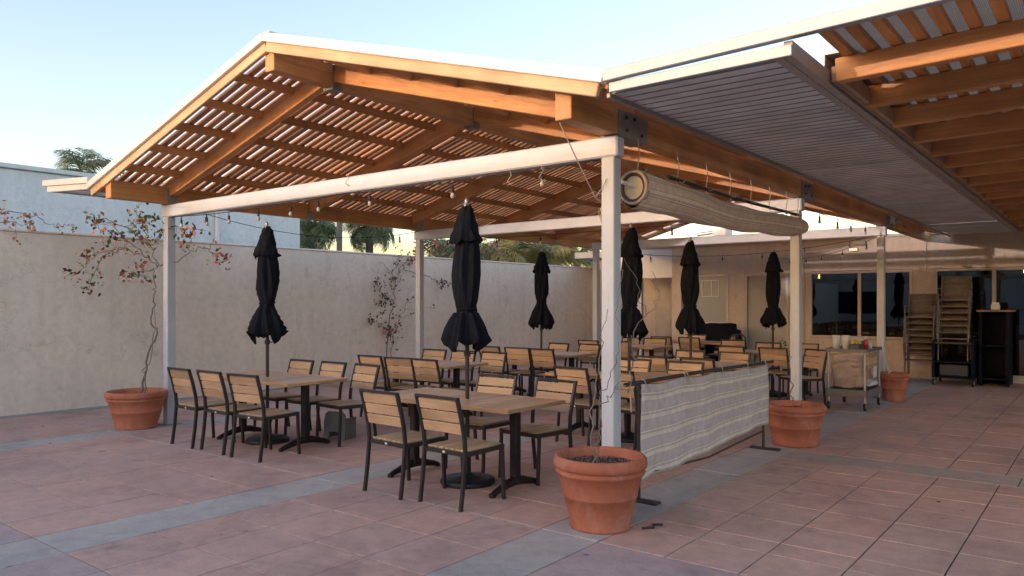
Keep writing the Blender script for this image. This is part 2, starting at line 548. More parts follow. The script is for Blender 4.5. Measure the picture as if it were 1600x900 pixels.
def chamfer_box(d, ch):
    x, y, z = d[0] / 2, d[1] / 2, d[2] / 2
    ch = min(ch, x * 0.6, y * 0.6, z * 0.6)
    vs = []; idx = {}
    for sx in (-1, 1):
        for sy in (-1, 1):
            for sz in (-1, 1):
                for ax in range(3):
                    p = [sx * x, sy * y, sz * z]
                    q = [sx * (x - ch), sy * (y - ch), sz * (z - ch)]
                    q[ax] = p[ax]
                    idx[(sx, sy, sz, ax)] = len(vs)
                    vs.append(Vector(q))
    fs = []
    def quad(k): fs.append(tuple(idx[i] for i in k))
    for s in (-1, 1):
        a = [(s, -1, -1, 0), (s, 1, -1, 0), (s, 1, 1, 0), (s, -1, 1, 0)]
        quad(a if s > 0 else a[::-1])
        a = [(-1, s, -1, 1), (-1, s, 1, 1), (1, s, 1, 1), (1, s, -1, 1)]
        quad(a if s > 0 else a[::-1])
        a = [(-1, -1, s, 2), (1, -1, s, 2), (1, 1, s, 2), (-1, 1, s, 2)]
        quad(a if s > 0 else a[::-1])
    for s1 in (-1, 1):
        for s2 in (-1, 1):
            quad([(s1, s2, -1, 0), (s1, s2, 1, 0), (s1, s2, 1, 1), (s1, s2, -1, 1)][::(1 if s1 * s2 < 0 else -1)])
            quad([(s1, -1, s2, 0), (s1, 1, s2, 0), (s1, 1, s2, 2), (s1, -1, s2, 2)][::(-1 if s1 * s2 < 0 else 1)][::1])
            quad([(-1, s1, s2, 1), (1, s1, s2, 1), (1, s1, s2, 2), (-1, s1, s2, 2)][::(1 if s1 * s2 < 0 else -1)])
    for sx in (-1, 1):
        for sy in (-1, 1):
            for sz in (-1, 1):
                t = [(sx, sy, sz, 0), (sx, sy, sz, 1), (sx, sy, sz, 2)]
                quad(t if sx * sy * sz > 0 else t[::-1])
    return vs, fs

BEAMS = {}
def beam(name, p0, p1, w, h, mat, parent, ch=0.006, roll=0.0):
    """a straight member from p0 to p1 (centre line), width w across, height h; local X runs along it"""
    p0 = Vector(p0); p1 = Vector(p1)
    d = p1 - p0
    L_ = d.length
    key = (round(L_, 3), round(w, 4), round(h, 4), mat.name, ch)
    me = BEAMS.get(key)
    if me is None:
        b = MB(); b.box((0, 0, 0), (L_, w, h), ch=ch)
        me = b.mesh(name)
        me.materials.append(mat)
        BEAMS[key] = me
    x = d.normalized()
    up = Vector((0, 0, 1))
    if abs(x.z) > 0.99: up = Vector((0, 1, 0))
    y = up.cross(x).normalized()
    z = x.cross(y)
    M = Matrix.Translation((p0 + p1) / 2) @ Matrix((x, y, z)).transposed().to_4x4()
    if roll: M = M @ Matrix.Rotation(roll, 4, 'X')
    return link(name, me, mat, parent, M)

def boxo(name, lo, hi, mat, parent=None, ch=0.004):
    lo = Vector(lo); hi = Vector(hi)
    b = MB(); b.box((0, 0, 0), tuple(hi - lo), ch=ch)
    return b.obj(name, mat, parent, Matrix.Translation((lo + hi) / 2))

def T(x, y, z): return Matrix.Translation((x, y, z))

# ------------------------------------------------------------------ ground and paving
g = MB(); g.add([(-400, -400, -0.06), (400, -400, -0.06), (400, 400, -0.06), (-400, 400, -0.06)], [(0, 1, 2, 3)])
tag(g.obj("ground", ASPH), "wide dark asphalt ground around the courtyard", "ground", kind="structure")

g = MB(); g.box((-1.4, 3.5, -0.033), (15.6, 22.6, 0.042))
FLOOR = g.obj("courtyard_floor", GROUT)
tag(FLOOR, "courtyard floor of red pavers with grey concrete bands", "floor", kind="structure")

TILEM = {}
def tile_mesh(w, d, mat):
    k = (round(w, 3), round(d, 3), mat.name)
    if k not in TILEM:
        b = MB()
        x, y, c = w / 2, d / 2, 0.003
        b.add([(-x, -y, -0.014), (x, -y, -0.014), (x, y, -0.014), (-x, y, -0.014),
               (-x, -y, -0.004), (x, -y, -0.004), (x, y, -0.004), (-x, y, -0.004),
               (-x + c, -y + c, 0), (x - c, -y + c, 0), (x - c, y - c, 0), (-x + c, y - c, 0)],
              [(0, 1, 5, 4), (1, 2, 6, 5), (2, 3, 7, 6), (3, 0, 4, 7), (4, 5, 9, 8), (5, 6, 10, 9), (6, 7, 11, 10), (7, 4, 8, 11), (8, 9, 10, 11)])
        me = b.mesh("tile"); me.materials.append(mat); TILEM[k] = me
    return TILEM[k]

def lines(a, b, step):
    n = max(1, round((b - a) / step))
    return [a + (b - a) * i / n for i in range(n + 1)]

tiles = []
def field(xs, ys, mat, name="tile", gap=0.009):
    for x0, x1 in zip(xs, xs[1:]):
        for y0_, y1 in zip(ys, ys[1:]):
            tiles.append((name, (x0 + x1) / 2, (y0_ + y1) / 2, x1 - x0 - gap, y1 - y0_ - gap, mat))

YN = [-7.6, -7.03, -6.46, -5.89, -5.32, -4.75, -4.18, -3.61, -3.04]
YM = [-3.04, -2.47, -1.91, -1.34, -0.754]
YB = lines(-0.736, 12.88, 0.57)
XA = lines(-9.0, -6.86, 0.52); XBm = lines(-6.36, -2.73, 0.515); XC = lines(-2.21, -0.13, 0.52); XD = [0.34, 0.83, 1.31, 1.795, 2.27, 2.75, 3.23, 3.71, 4.19, 4.67, 5.15, 5.63]
for X_ in (XA, XBm, XC):
    if X_ is XA: field(X_, YN, TILE)
    field(X_, YM, TILE); field(X_, YB, TILE)
field(XBm, YN, PINK); field(XC, YN, PINK)
XD2 = lines(0.34, 5.8, 1.1)
field(XD2, lines(-7.6, -0.745, 1.15), PINK, "tile")
field(XD, [-0.745, -0.28, -0.02, 0.48, 0.97, 1.455, 1.95, 2.40, 2.80], TILE)
field(XD, lines(3.26, 12.88, 0.52), TILE)
for xa, xb in ((-6.86, -6.36), (-2.73, -2.21)):
    field([xa, xb], [-7.6, -5.4, -3.04, -0.745] + lines(-0.745, 12.88, 2.3)[1:], CONC, "concrete_band")
field([-0.13, 0.34], [-7.6, -5.4, -3.04, -0.745, 1.75, 4.4, 6.7, 8.9, 11, 12.88], CONC, "concrete_band")
field([0.34, 2.4, 4.2, 5.8], [2.80, 3.26], CONCD, "concrete_band")
CP = Vector((3.04, -5.114)); CF = Vector((-0.6175, 0.7866)); CR = Vector((0.7866, 0.6175))
def shown(x, y):
    v = Vector((x, y)) - CP
    d = v.dot(CF); u = v.dot(CR)
    if d < 2.4 or abs(u / d) > 0.78: return None
    return d
ranked = sorted([t for t in tiles if shown(t[1], t[2]) is not None], key=lambda t: shown(t[1], t[2]))
rest = [t for t in tiles if shown(t[1], t[2]) is None]
near_t = [t for t in ranked if t[0] == "tile"][:298]
far_t = [t for t in ranked if t[0] == "tile"][298:] + [t for t in rest if t[0] == "tile"]
for nm, x, y, w, d, mt in near_t + [t for t in tiles if t[0] == "concrete_band"]:
    M = T(x, y, random.uniform(-0.0015, 0.0015)) @ Matrix.Rotation(random.gauss(0, 0.0012), 4, 'Z') @ Matrix.Rotation(random.gauss(0, 0.0015), 4, 'X')
    link(nm, tile_mesh(w, d, mt), mt, FLOOR, M)
for xa_, xb_ in ((-9.0, -6.87), (-6.35, -2.74), (-2.20, -0.14)):
    boxo("expansion_joint", (xa_, -0.754, -0.01), (xb_, -0.736, 0.0012), JOINT, FLOOR, 0)
b = MB()
for nm, x, y, w, d, mt in far_t:
    me = tile_mesh(w, d, mt)
    b.add([(v.co.x + x, v.co.y + y, v.co.z) for v in me.vertices], [tuple(pl.vertices) for pl in me.polygons], False, 0 if mt is TILE else 1)
o = b.obj("distant_tiles", None, FLOOR, mats=[TILE, PINK])
o["kind"] = "stuff"

# ------------------------------------------------------------------ boundary wall, neighbour, rear building
wall = thing("boundary_wall", "long tall beige stucco wall along the left of the courtyard", "wall", (-9.1, 0, 0))
boxo("wall_face", (-9.22, -16, 0), (-9.0, 16.5, 2.585), WALL, wall)
boxo("coping", (-9.235, -16, 2.588), (-8.985, 16.5, 2.625), WALL, wall, 0.01)
boxo("footing", (-9.0, -16, -0.01), (-8.985, 16.5, 0.03), BACKWALL, wall)

nb = thing("neighbour_building", "plain pale blue flat roofed building behind the left wall", "building", (-16, -8, 0))
boxo("wall", (-21, -24, 0), (-13, 6.7, 4.08), BLUEWALL, nb, 0.02)
boxo("parapet_cap", (-21.05, -24.05, 4.085), (-12.94, 6.75, 4.17), BLUEWALL, nb, 0.01)
b = MB(); b.tube([(-12.95, 4.4, 0), (-12.95, 4.4, 4.0)], 0.05, 8); b.obj("downpipe", PVC, nb)

rb = thing("added_shade_building", "unseen long low stucco building added behind the viewer to shade the courtyard", "building", (0, -20, 0))  # unseen building, added to keep the low sun and glow off the courtyard
boxo("wall", (-60, -24, 0), (60, -14, 2.86), BACKWALL, rb, 0.02)
boxo("parapet_cap", (-60.1, -24.1, 2.862), (60.1, -13.9, 2.97), BACKWALL, rb, 0.02)
boxo("added_glow_blocker", (-10.0, -15.2, 2.975), (14.0, -13.95, 3.37), BACKWALL, rb, 0.02)  # added unseen strip: blocks sky glow in the windows and shades the facade
for i in range(10):
    boxo("window", (-45 + i * 9, -13.995, 1.0), (-43 + i * 9, -13.96, 2.2), DARKBLUE, rb)

FY = 12.9
bd = thing("restaurant_building", "tan stucco restaurant building with large windows at the back", "building", (0, FY, 0))
def wbox(x0, x1, z0, z1, y0=FY, y1=FY + 0.22, m=FACADE, n="wall"):
    return boxo(n, (x0, y0, z0), (x1, y1, z1), m, bd, 0)
TOPZ = 3.02
# piers
for x0, x1 in ((-5.86, -5.66), (-4.34, -3.96), (-2.88, -2.42), (-0.28, 0.12), (3.42, 8.0)):
    wbox(x0, x1, 0, 2.31)
wbox(-5.86, 8.0, 2.31, TOPZ)
wbox(-5.66, -4.34, 0, 1.05); wbox(-2.42, -0.28, 0, 0.79); wbox(0.12, 3.42, 0, 0.09)
boxo("roof_slab", (-9.0, FY + 0.22, 2.85), (8.0, 24, TOPZ), BACKWALL, bd, 0)
boxo("roof_edge", (-6.9, FY - 0.05, TOPZ + 0.002), (8.0, FY + 0.24, TOPZ + 0.06), WFRAME, bd)
# recess at the left end
boxo("recess_wall", (-9.0, 14.4, 0), (-5.86, 14.6, 2.84), FACADE, bd, 0)
boxo("recess_side", (-5.88, FY + 0.22, 0), (-5.66, 14.4, 2.84), FACADE, bd, 0)
boxo("recess_header", (-7.6, FY + 0.02, 2.24), (-5.862, FY + 0.2, TOPZ - 0.002), PVC, bd, 0.004)
boxo("recess_post", (-6.86, FY - 0.01, 0), (-6.74, FY + 0.11, 2.24), STEEL, bd)
boxo("recess_door", (-7.1, 14.35, 0), (-6.2, 14.398, 2.05), CHANNEL, bd)
# room behind the glass
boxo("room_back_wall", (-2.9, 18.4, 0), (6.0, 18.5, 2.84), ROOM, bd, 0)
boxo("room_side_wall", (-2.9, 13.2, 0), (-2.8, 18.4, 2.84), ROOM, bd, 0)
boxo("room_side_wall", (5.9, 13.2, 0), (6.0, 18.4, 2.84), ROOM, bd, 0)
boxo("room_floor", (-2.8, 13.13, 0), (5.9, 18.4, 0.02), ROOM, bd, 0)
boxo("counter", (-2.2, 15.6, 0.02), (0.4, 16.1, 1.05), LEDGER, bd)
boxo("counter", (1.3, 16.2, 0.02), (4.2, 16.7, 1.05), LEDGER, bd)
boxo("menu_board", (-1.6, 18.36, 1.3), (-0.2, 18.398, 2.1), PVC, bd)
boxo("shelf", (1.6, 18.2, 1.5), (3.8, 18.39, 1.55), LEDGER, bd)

def window(x0, x1, z0, z1, mulls, pane_mat, name="window", fw=0.055):
    y0, y1 = FY - 0.012, FY + 0.10
    fr = MB()
    def fb(a, b_, c, d_): fr.box(((a + b_) / 2, (y0 + y1) / 2, (c + d_) / 2), (b_ - a, y1 - y0, d_ - c))
    fb(x0, x1, z0, z0 + fw); fb(x0, x1, z1 - fw, z1)
    fb(x0, x0 + fw, z0 + fw, z1 - fw); fb(x1 - fw, x1, z0 + fw, z1 - fw)
    xs = [x0 + fw]
    for m_ in mulls:
        fb(m_ - fw * 0.6, m_ + fw * 0.6, z0 + fw, z1 - fw)
        xs += [m_ - fw * 0.6, m_ + fw * 0.6]
    xs.append(x1 - fw)
    f = fr.obj(name, WFRAME, bd)
    for a, b_ in zip(xs[::2], xs[1::2]):
        p_ = MB(); p_.box(((a + b_) / 2, FY + 0.05, (z0 + z1) / 2), (b_ - a, 0.008, z1 - z0 - 2 * fw))
        p_.obj("pane", pane_mat, f)
    return f
w = window(-5.655, -4.345, 1.06, 2.30, [], FROST)
p_ = MB()
for a in (-5.05, -4.80, -4.62): p_.box((a, FY + 0.036, 1.95), (0.02, 0.012, 0.42))
for z_ in (1.75, 2.15): p_.box((-4.835, FY + 0.034, z_), (0.45, 0.012, 0.02))
p_.obj("small_sash", PVC, w)
window(-2.415, -0.285, 0.80, 2.30, [-1.34], GLASS)
window(0.125, 3.41, 0.095, 2.30, [1.19, 2.25], GLASS)
dr = window(-3.955, -2.885, 0.0, 2.30, [], DOORP, "door", 0.07)
b = MB(); b.tube([(-3.06, FY - 0.0, 1.0), (-3.06, FY - 0.06, 1.0), (-3.06, FY - 0.06, 1.18), (-3.06, FY, 1.18)], 0.012, 8); b.obj("handle", ALU, dr)
b = MB(); b.box((-2.72, FY - 0.03, 1.2), (0.09, 0.06, 0.14), ch=0.01); b.obj("card_reader", PVC, bd)
b = MB(); b.tube([(-2.55, FY - 0.03, 0), (-2.55, FY - 0.03, 2.9)], 0.025, 8); b.obj("conduit", WFRAME, bd)
b = MB(); b.tube([(-0.02, FY - 0.02, 2.3), (-0.02, FY - 0.02, 3.0)], 0.012, 6); b.obj("conduit", WFRAME, bd)
for i, (x, y) in enumerate(((1.6, 14.6), (2.1, 15.0), (1.75, 16.0))):
    t = thing("pendant_lamp", ["small glowing pendant lamp behind the right glass door, nearest one", "small glowing pendant lamp inside, furthest right behind the glass door", "small glowing pendant lamp deepest inside the dark room"][i], "lamp", (x, y, 2.25), group="pendant lamps inside")
    b = MB(); b.tube([(x, y, 2.32), (x, y, 2.84)], 0.006, 6); b.obj("cord", CORD, t)
    b = MB(); b.lathe([(0.0, 0.0), (0.035, 0.01), (0.05, 0.045), (0.04, 0.08), (0.015, 0.1)], 12, (x, y, 2.22)); b.obj("bulb", LAMPGLOW, t)
rv = thing("rooftop_vent", "small rooftop vent unit on the building behind the rolled shade", "vent", (-5.0, 14.2, TOPZ))
boxo("housing", (-5.25, 14.0, TOPZ), (-4.85, 14.4, 3.55), PVC, rv, 0.02)
b = MB(); b.tube([(-5.7, 14.1, 3.42), (-5.2, 14.1, 3.46)], 0.05, 8); b.obj("duct", ALU, rv); b = MB(); b.lathe([(0.03, 0), (0.03, 0.12), (0.09, 0.13), (0.09, 0.17), (0.0, 0.2)], 10, (-4.7, 14.2, 3.02)); b.obj("vent_cap", ALU, rv)

# ------------------------------------------------------------------ gable pergola
RX = -3.35; SL = 0.283; TOP = 4.185
W2 = 3.787
YF, YE = -0.80, 12.25
def zt(x): return TOP - SL * abs(x - RX)
pg = thing("timber_pergola", "open gabled timber pergola with slatted roof on white steel posts", "pergola", (-3.35, 4.4, 0))
HB = 2.717
PW = 0.113
POSTS = [(0, 0), (-6.7, 0), (-6.7, 4.62), (0, 4.4), (0, 8.8), (-5.6, 8.8)]
for x, y in POSTS:
    o = beam("post", (x, y, 0.0), (x, y, HB), PW, PW, STEEL, pg, 0.008)
    boxo("base_plate", (x - 0.11, y - 0.11, 0.0005), (x + 0.11, y + 0.11, 0.012), PLATE, pg, 0.003)
for a, b_ in (((-6.79, 0, 0), (0.085, 0, 0)), ((-6.79, 4.62, 0), (0.085, 4.4, 0)), ((-5.68, 8.8, 0), (0.085, 8.8, 0))):
    beam("steel_beam", (a[0], a[1], HB + 0.079), (b_[0], b_[1], HB + 0.079), 0.118, 0.156, STEEL, pg, 0.012)
# glulams and ridge
GB, GT = 2.888, 3.108
beam("glulam_beam", (0, -0.66, (GB + GT) / 2), (0, 12.88, (GB + GT) / 2), 0.14, GT - GB, WOOD, pg)
beam("glulam_beam", (-6.7, -0.78, (GB + GT) / 2), (-6.7, 12.6, (GB + GT) / 2), 0.14, GT - GB, WOOD, pg)
beam("ridge_beam", (RX, -0.765, 3.945), (RX, YE - 0.04, 3.945), 0.14, 0.225, WOOD, pg)
# rafters (pairs), gusset plates
RY = [0.0, 2.2, 4.4, 6.6, 8.8, 11.0]
off = 0.066
ca = math.cos(math.atan(SL))
for y in RY:
    for s in (-1, 1):
        x0, x1 = RX + s * 0.072, RX + s * 3.278
        zc = lambda x: zt(x) - off - 0.105 / ca
        beam("rafter", (x0, y, zc(x0)), (x1, y, zc(x1)), 0.095, 0.21, WOOD, pg)
    boxo("ridge_plate", (RX - 0.078, y - 0.065, 3.80), (RX + 0.078, y + 0.065, 4.05), PLATE, pg, 0.002)
for (x, s) in ((0, 1), (-6.7, -1)):
    for y in RY[::2] if x == 0 else RY:
        yy = y if not (x == -6.7 and y == 4.4) else 4.55
        hh = 0.16 if x == 0 else 0.075
        y0_ = yy + (0.21 if x == 0 else 0.0)
        pl = boxo("gusset_plate", (x - 0.077, y0_ - (0.23 if x == 0 else hh), 2.876), (x + 0.083, y0_ + (0.23 if x == 0 else hh), 3.085), PLATE, pg, 0.002)
        if x == 0:
            for dy, dz in ((-0.13, 0.05), (0.0, 0.06), (-0.12, -0.045), (0.12, -0.05)):
                b = MB(); b.tube([(x + 0.083, y0_ + dy, 2.98 + dz), (x + 0.098, y0_ + dy, 2.98 + dz)], 0.014, 6, smooth=False)
                b.obj("bolt", BOLT, pl)
# purlins: five on each slope, butted between the rafters
bounds = [YF + 0.06] + RY + [YE - 0.05]
for s in (-1, 1):
    for k in range(6):
        x = RX + s * (0.62 + k * 0.585)
        zz = zt(x) - off - 0.045
        if k == 5: zz += 0.005
        for i, (a, b_) in enumerate(zip(bounds, bounds[1:])):
            a2 = a + (0.049 if i > 0 else 0); b2 = b_ - (0.049 if i < len(bounds) - 2 else 0)
            beam("purlin", (x, a2, zz), (x, b2, zz), 0.045, 0.088, WOODR, pg, 0.004)
# slats running from ridge to eave
PITCH = 0.116
n = int((YE - YF - 0.1) / PITCH)
for s in (-1, 1):
    for i in range(n):
        y = YF + 0.115 + i * PITCH + random.gauss(0, 0.003)
        x0, x1 = RX + s * 0.02, RX + s * (W2 - 0.03)
        dz = -0.046
        beam("slat", (x0, y, zt(x0) + dz), (x1, y + random.gauss(0, 0.003), zt(x1) + dz), 0.066, 0.037, SLATW, pg, 0.003)
# rake fascia boards + white metal trim, both gable ends
for y, sg in ((YF, -1), (YE, 1)):
    for s in (-1, 1):
        x0, x1 = RX, RX + s * W2
        yw = y + sg * -0.012
        z0, z1 = zt(x0) - 0.122, zt(x1) - 0.122
        beam("fascia_board", (x0 + s * 0.002, yw, z0), (x1 - s * (0.06 if s > 0 else 0.02), yw, z1 + SL * (0.06 if s > 0 else 0.02)), 0.045, 0.105, FASCIA, pg)
        beam("roof_trim", (x0 + s * 0.001, y + sg * 0.012, zt(x0) - 0.040), (x1, y + sg * 0.012, zt(x1) - 0.040), 0.075, 0.082, TRIM, pg, 0.004)
for s in (-1, 1):
    x1 = RX + s * (W2 - 0.015)
    beam("eave_board", (x1, YF + 0.03, zt(x1) - 0.06), (x1, YE - 0.03, zt(x1) - 0.06), 0.025, 0.10, WOODR, pg)
boxo("ridge_cap", (RX - 0.09, YF - 0.03, TOP - 0.012), (RX + 0.09, YE + 0.03, TOP + 0.004), TRIM, pg, 0.003)

# ------------------------------------------------------------------ metal canopies
def canopy(name, label, xa, xb, za, zb, y0, y1, seams, parent_loc):
    t = thing(name, label, "canopy", parent_loc)
    s = 1 if xb > xa else -1
    ys = [y0 + 0.03] + seams + [y1]
    pitch = 0.125
    prof = [(0.0, 0.0), (0.80, 0.0), (0.82, 0.022), (0.97, 0.022)]
    for i, (a, b_) in enumerate(zip(ys, ys[1:])):
        m = MB(); vs = []; fs = []
        yy = [(y0 + 0.09 + (k + f) * pitch, dz) for k in range(-1, int((y1 - y0) / pitch)) for f, dz in prof]
        yy = [(y, dz) for y, dz in yy if a <= y <= b_ + 0.06]
        for y, dz in yy:
            for t_ in (0, 0.0015):
                for x, z in ((xa, za), (xb, zb)):
                    vs.append((x, y, z + dz + t_ + i * 0.003))
        for j in range(len(yy) - 1):
            k = j * 4
            q = [(k, k + 1, k + 5, k + 4), (k + 2, k + 6, k + 7, k + 3), (k, k + 4, k + 6, k + 2), (k + 1, k + 3, k + 7, k + 5)]
            fs += q if s < 0 else [f[::-1] for f in q]
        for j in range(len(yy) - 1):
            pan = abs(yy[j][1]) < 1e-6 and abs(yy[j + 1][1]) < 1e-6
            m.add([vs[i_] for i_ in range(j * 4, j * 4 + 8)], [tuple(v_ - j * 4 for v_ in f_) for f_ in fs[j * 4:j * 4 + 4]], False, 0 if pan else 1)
        m.obj("corrugated_sheet", None, t, mats=[DECK, RIBSHADE])
    return t
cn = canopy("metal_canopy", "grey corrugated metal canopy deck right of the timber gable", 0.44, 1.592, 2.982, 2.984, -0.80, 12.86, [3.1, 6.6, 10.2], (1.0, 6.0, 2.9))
zR = lambda x: 3.112 + 0.027 * (x - 0.437)
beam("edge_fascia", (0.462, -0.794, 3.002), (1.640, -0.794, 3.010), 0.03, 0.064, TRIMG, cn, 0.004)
beam("channel_beam", (1.610, -0.777, 3.026), (1.610, 12.86, 3.026), 0.052, 0.092, CHANNEL, cn, 0.004)
boxo("channel_flange", (1.530, -0.776, 2.9785), (1.583, 12.85, 2.9805), CHANNEL, cn, 0)
beam("edge_angle", (0.436, -0.77, 2.962), (0.436, 12.86, 2.962), 0.025, 0.03, PLATE, cn, 0.002)
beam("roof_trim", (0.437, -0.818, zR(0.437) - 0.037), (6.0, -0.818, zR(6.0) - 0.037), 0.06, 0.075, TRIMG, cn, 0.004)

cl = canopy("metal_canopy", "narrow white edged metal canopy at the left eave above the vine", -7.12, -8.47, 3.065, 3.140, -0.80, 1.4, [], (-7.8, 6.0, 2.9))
beam("roof_trim", (-7.137, -0.812, 3.150), (-8.53, -0.812, 3.240), 0.06, 0.078, TRIM, cl, 0.004)
beam("edge_fascia", (-7.12, -0.795, 3.080), (-8.45, -0.795, 3.155), 0.035, 0.085, TRIM, cl, 0.004)
beam("edge_channel", (-8.46, -0.77, 3.165), (-8.46, 1.4, 3.165), 0.03, 0.09, TRIM, cl, 0.004)

# ------------------------------------------------------------------ slatted canopy on the right
sc_ = thing("slatted_canopy", "timber slatted canopy with close rafters at the upper right", "canopy", (3.8, 6.0, 2.9))
RYS = [-0.10 + 0.77 * i for i in range(17)]
for y in RYS:
    beam("rafter", (1.69, y, 3.045), (6.0, y, 3.045 + 0.027 * 4.3), 0.085, 0.145, WOOD, sc_)
beam("ledger", (1.662, -0.06, 3.045), (1.662, 12.86, 3.045), 0.035, 0.10, LEDGER, sc_)
for a, b_ in zip(RYS, RYS[1:]):
    boxo("blocking", (1.682, a + 0.046, 2.99), (1.715, b_ - 0.046, 3.10), LEDGER, sc_)
i = 0
x = 1.765
while x < 5.9:
    z = 3.118 + 0.027 * (x - 1.69) + 0.022
    beam("slat", (x, -0.785, z), (x, 12.86, z), 0.062, 0.040, WOOD, sc_, 0.003)
    x += 0.135
b = MB()
b.add([(1.72, -0.785, 3.166), (6.0, -0.785, 3.28), (6.0, 12.86, 3.28), (1.72, 12.86, 3.166), (1.72, -0.785, 3.169), (6.0, -0.785, 3.283), (6.0, 12.86, 3.283), (1.72, 12.86, 3.169)],
      [(0, 3, 2, 1), (4, 5, 6, 7), (0, 1, 5, 4), (1, 2, 6, 5), (2, 3, 7, 6), (3, 0, 4, 7)])
b.obj("shade_cloth", SHADE, sc_)
boxo("edge_flashing", (1.600, -0.06, 3.1745), (1.80, 12.86, 3.180), CHANNEL, sc_, 0)
boxo("edge_flashing", (1.600, -0.06, 3.076), (1.6055, 12.86, 3.174), CHANNEL, sc_, 0)

# ------------------------------------------------------------------ tables, chairs, umbrellas
def make_chair():
    t = thing("dining_chair", "x", "chair")
    W, s = 0.455, 0.026
    for sx in (-1, 1):
        x = sx * (W / 2)
        rear = MB()
        pts = [(x, -0.265, 0.0), (x, -0.235, 0.22), (x, -0.215, 0.44), (x, -0.225, 0.56), (x, -0.262, 0.72), (x, -0.305, 0.868)]
        rect_tube(rear, pts, s, 0.034)
        rear.obj("leg", FRAME, t)
        fl = MB(); rect_tube(fl, [(x, 0.235, 0.0), (x, 0.222, 0.25), (x, 0.215, 0.43)], s, 0.032); fl.obj("leg", FRAME, t)
        rl = MB(); rect_tube(rl, [(x, -0.215, 0.425), (x, 0.0, 0.425), (x, 0.23, 0.432)], s * 0.95, 0.036, vert=False); rl.obj("side_rail", FRAME, t)
    fr = MB(); fr.box((0, 0.218, 0.425), (W - s, 0.026, 0.034), ch=0.004); fr.obj("front_rail", FRAME, t)
    rr = MB(); rr.box((0, -0.213, 0.423), (W - s, 0.024, 0.034), ch=0.004)
    ro = rr.obj("rear_rail", FRAME, t)
    tg = MB(); tg.lathe([(0.0, 0.002), (0.011, 0.0015), (0.0125, 0.0)], 12)
    tg.obj("maker_tag", PVC, ro, Matrix.Translation((0, -0.2255, 0.423)) @ Matrix.Rotation(math.pi / 2, 4, 'X') @ Matrix.Diagonal((1.3, 0.8, 1, 1)))
    tp = MB(); tp.box((0, -0.305, 0.862), (W + s, 0.028, 0.024), ch=0.004); tp.obj("top_rail", FRAME, t)
    nsl = 7
    for i in range(nsl):
        x = (i - (nsl - 1) / 2) * 0.0605
        beam("seat_slat", (x, -0.198, 0.446), (x, 0.222, 0.450), 0.054, 0.016, CHAIRW, t, 0.003)
    for z, y in ((0.802, -0.283), (0.711, -0.2565), (0.620, -0.236)):
        o = beam("back_slat", (-W / 2 + s / 2, y, z), (W / 2 - s / 2, y, z), 0.017, 0.083, CHAIRW, t, 0.003, roll=R(14))
    return t

def rect_tube(b, pts, w, d, vert=True):
    """rectangular tube through pts in a plane of constant x; w across x, d in the plane"""
    pts = [Vector(p) for p in pts]
    rings = []
    for i, p in enumerate(pts):
        t = (pts[min(i + 1, len(pts) - 1)] - pts[max(i - 1, 0)]).normalized()
        nrm = Vector((1, 0, 0)).cross(t).normalized()
        if i in (0,) and vert and abs(p.z) < 1e-6: nrm = Vector((0, -1 if nrm.y < 0 else 1, 0))
        ax = Vector((w / 2, 0, 0)); c = 0.004
        h = nrm * d / 2
        hx = ax - Vector((c, 0, 0)); hn = nrm * (d / 2 - c)
        rings.append([p - hx - h, p + hx - h, p + ax - hn, p + ax + hn, p + hx + h, p - hx + h, p - ax + hn, p - ax - hn])
    n = 8
    fs = []
    for i in range(len(rings) - 1):
        for k in range(n):
            fs.append((i * n + k, i * n + (k + 1) % n, (i + 1) * n + (k + 1) % n, (i + 1) * n + k))
    o = [v for r in rings for v in r]
    b.add(o, fs)
    b.add(rings[0], [tuple(reversed(range(n)))]); b.add(rings[-1], [tuple(range(n))])

def make_table(L_=1.68, D_=0.82):
    t = thing("dining_table", "x", "table")
    top = MB()
    np_ = 17
    pw = (L_ - 0.03) / np_
    for i in range(np_):
        x = -L_ / 2 + 0.015 + pw * (i + 0.5)
        # plank runs across the table
        o = beam("plank", (x, -D_ / 2 + 0.016, 0.733), (x, D_ / 2 - 0.016, 0.733), pw - 0.0025, 0.024, TABLEW, t, 0.002)
    for s in (-1, 1):
        beam("edge_board", (-L_ / 2, s * (D_ / 2 - 0.007), 0.7305), (L_ / 2, s * (D_ / 2 - 0.007), 0.7305), 0.014, 0.033, TABLEW, t, 0.003)
        beam("edge_board", (s * (L_ / 2 - 0.007), -D_ / 2 + 0.0145, 0.7305), (s * (L_ / 2 - 0.007), D_ / 2 - 0.0145, 0.7305), 0.013, 0.032, TABLEW, t, 0.003)
    boxo("underframe", (-L_ / 2 + 0.08, -0.25, 0.700), (L_ / 2 - 0.08, 0.25, 0.7195), CASTI, t)
    for s in (-1, 1):
        x = s * 0.60
        b = MB(); b.box((x, 0, 0.385), (0.075, 0.075, 0.63), ch=0.01); b.obj("column", CASTI, t)
        b = MB()
        for sy in (-1, 1):
            pts = [(x, 0, 0.085), (x, sy * 0.1, 0.075), (x, sy * 0.2, 0.05), (x, sy * 0.27, 0.035), (x, sy * 0.315, 0.02)]
            b.tube(pts, [0.042, 0.038, 0.030, 0.026, 0.02], 8)
        b.box((x, 0, 0.085), (0.1, 0.1, 0.05), ch=0.015)
        for sy in (-1, 1): b.lathe([(0.0, 0.03), (0.028, 0.03), (0.03, 0.012), (0.026, 0.0)], 10, (x, sy * 0.31, 0))
        b.obj("foot", CASTI, t)
    return t

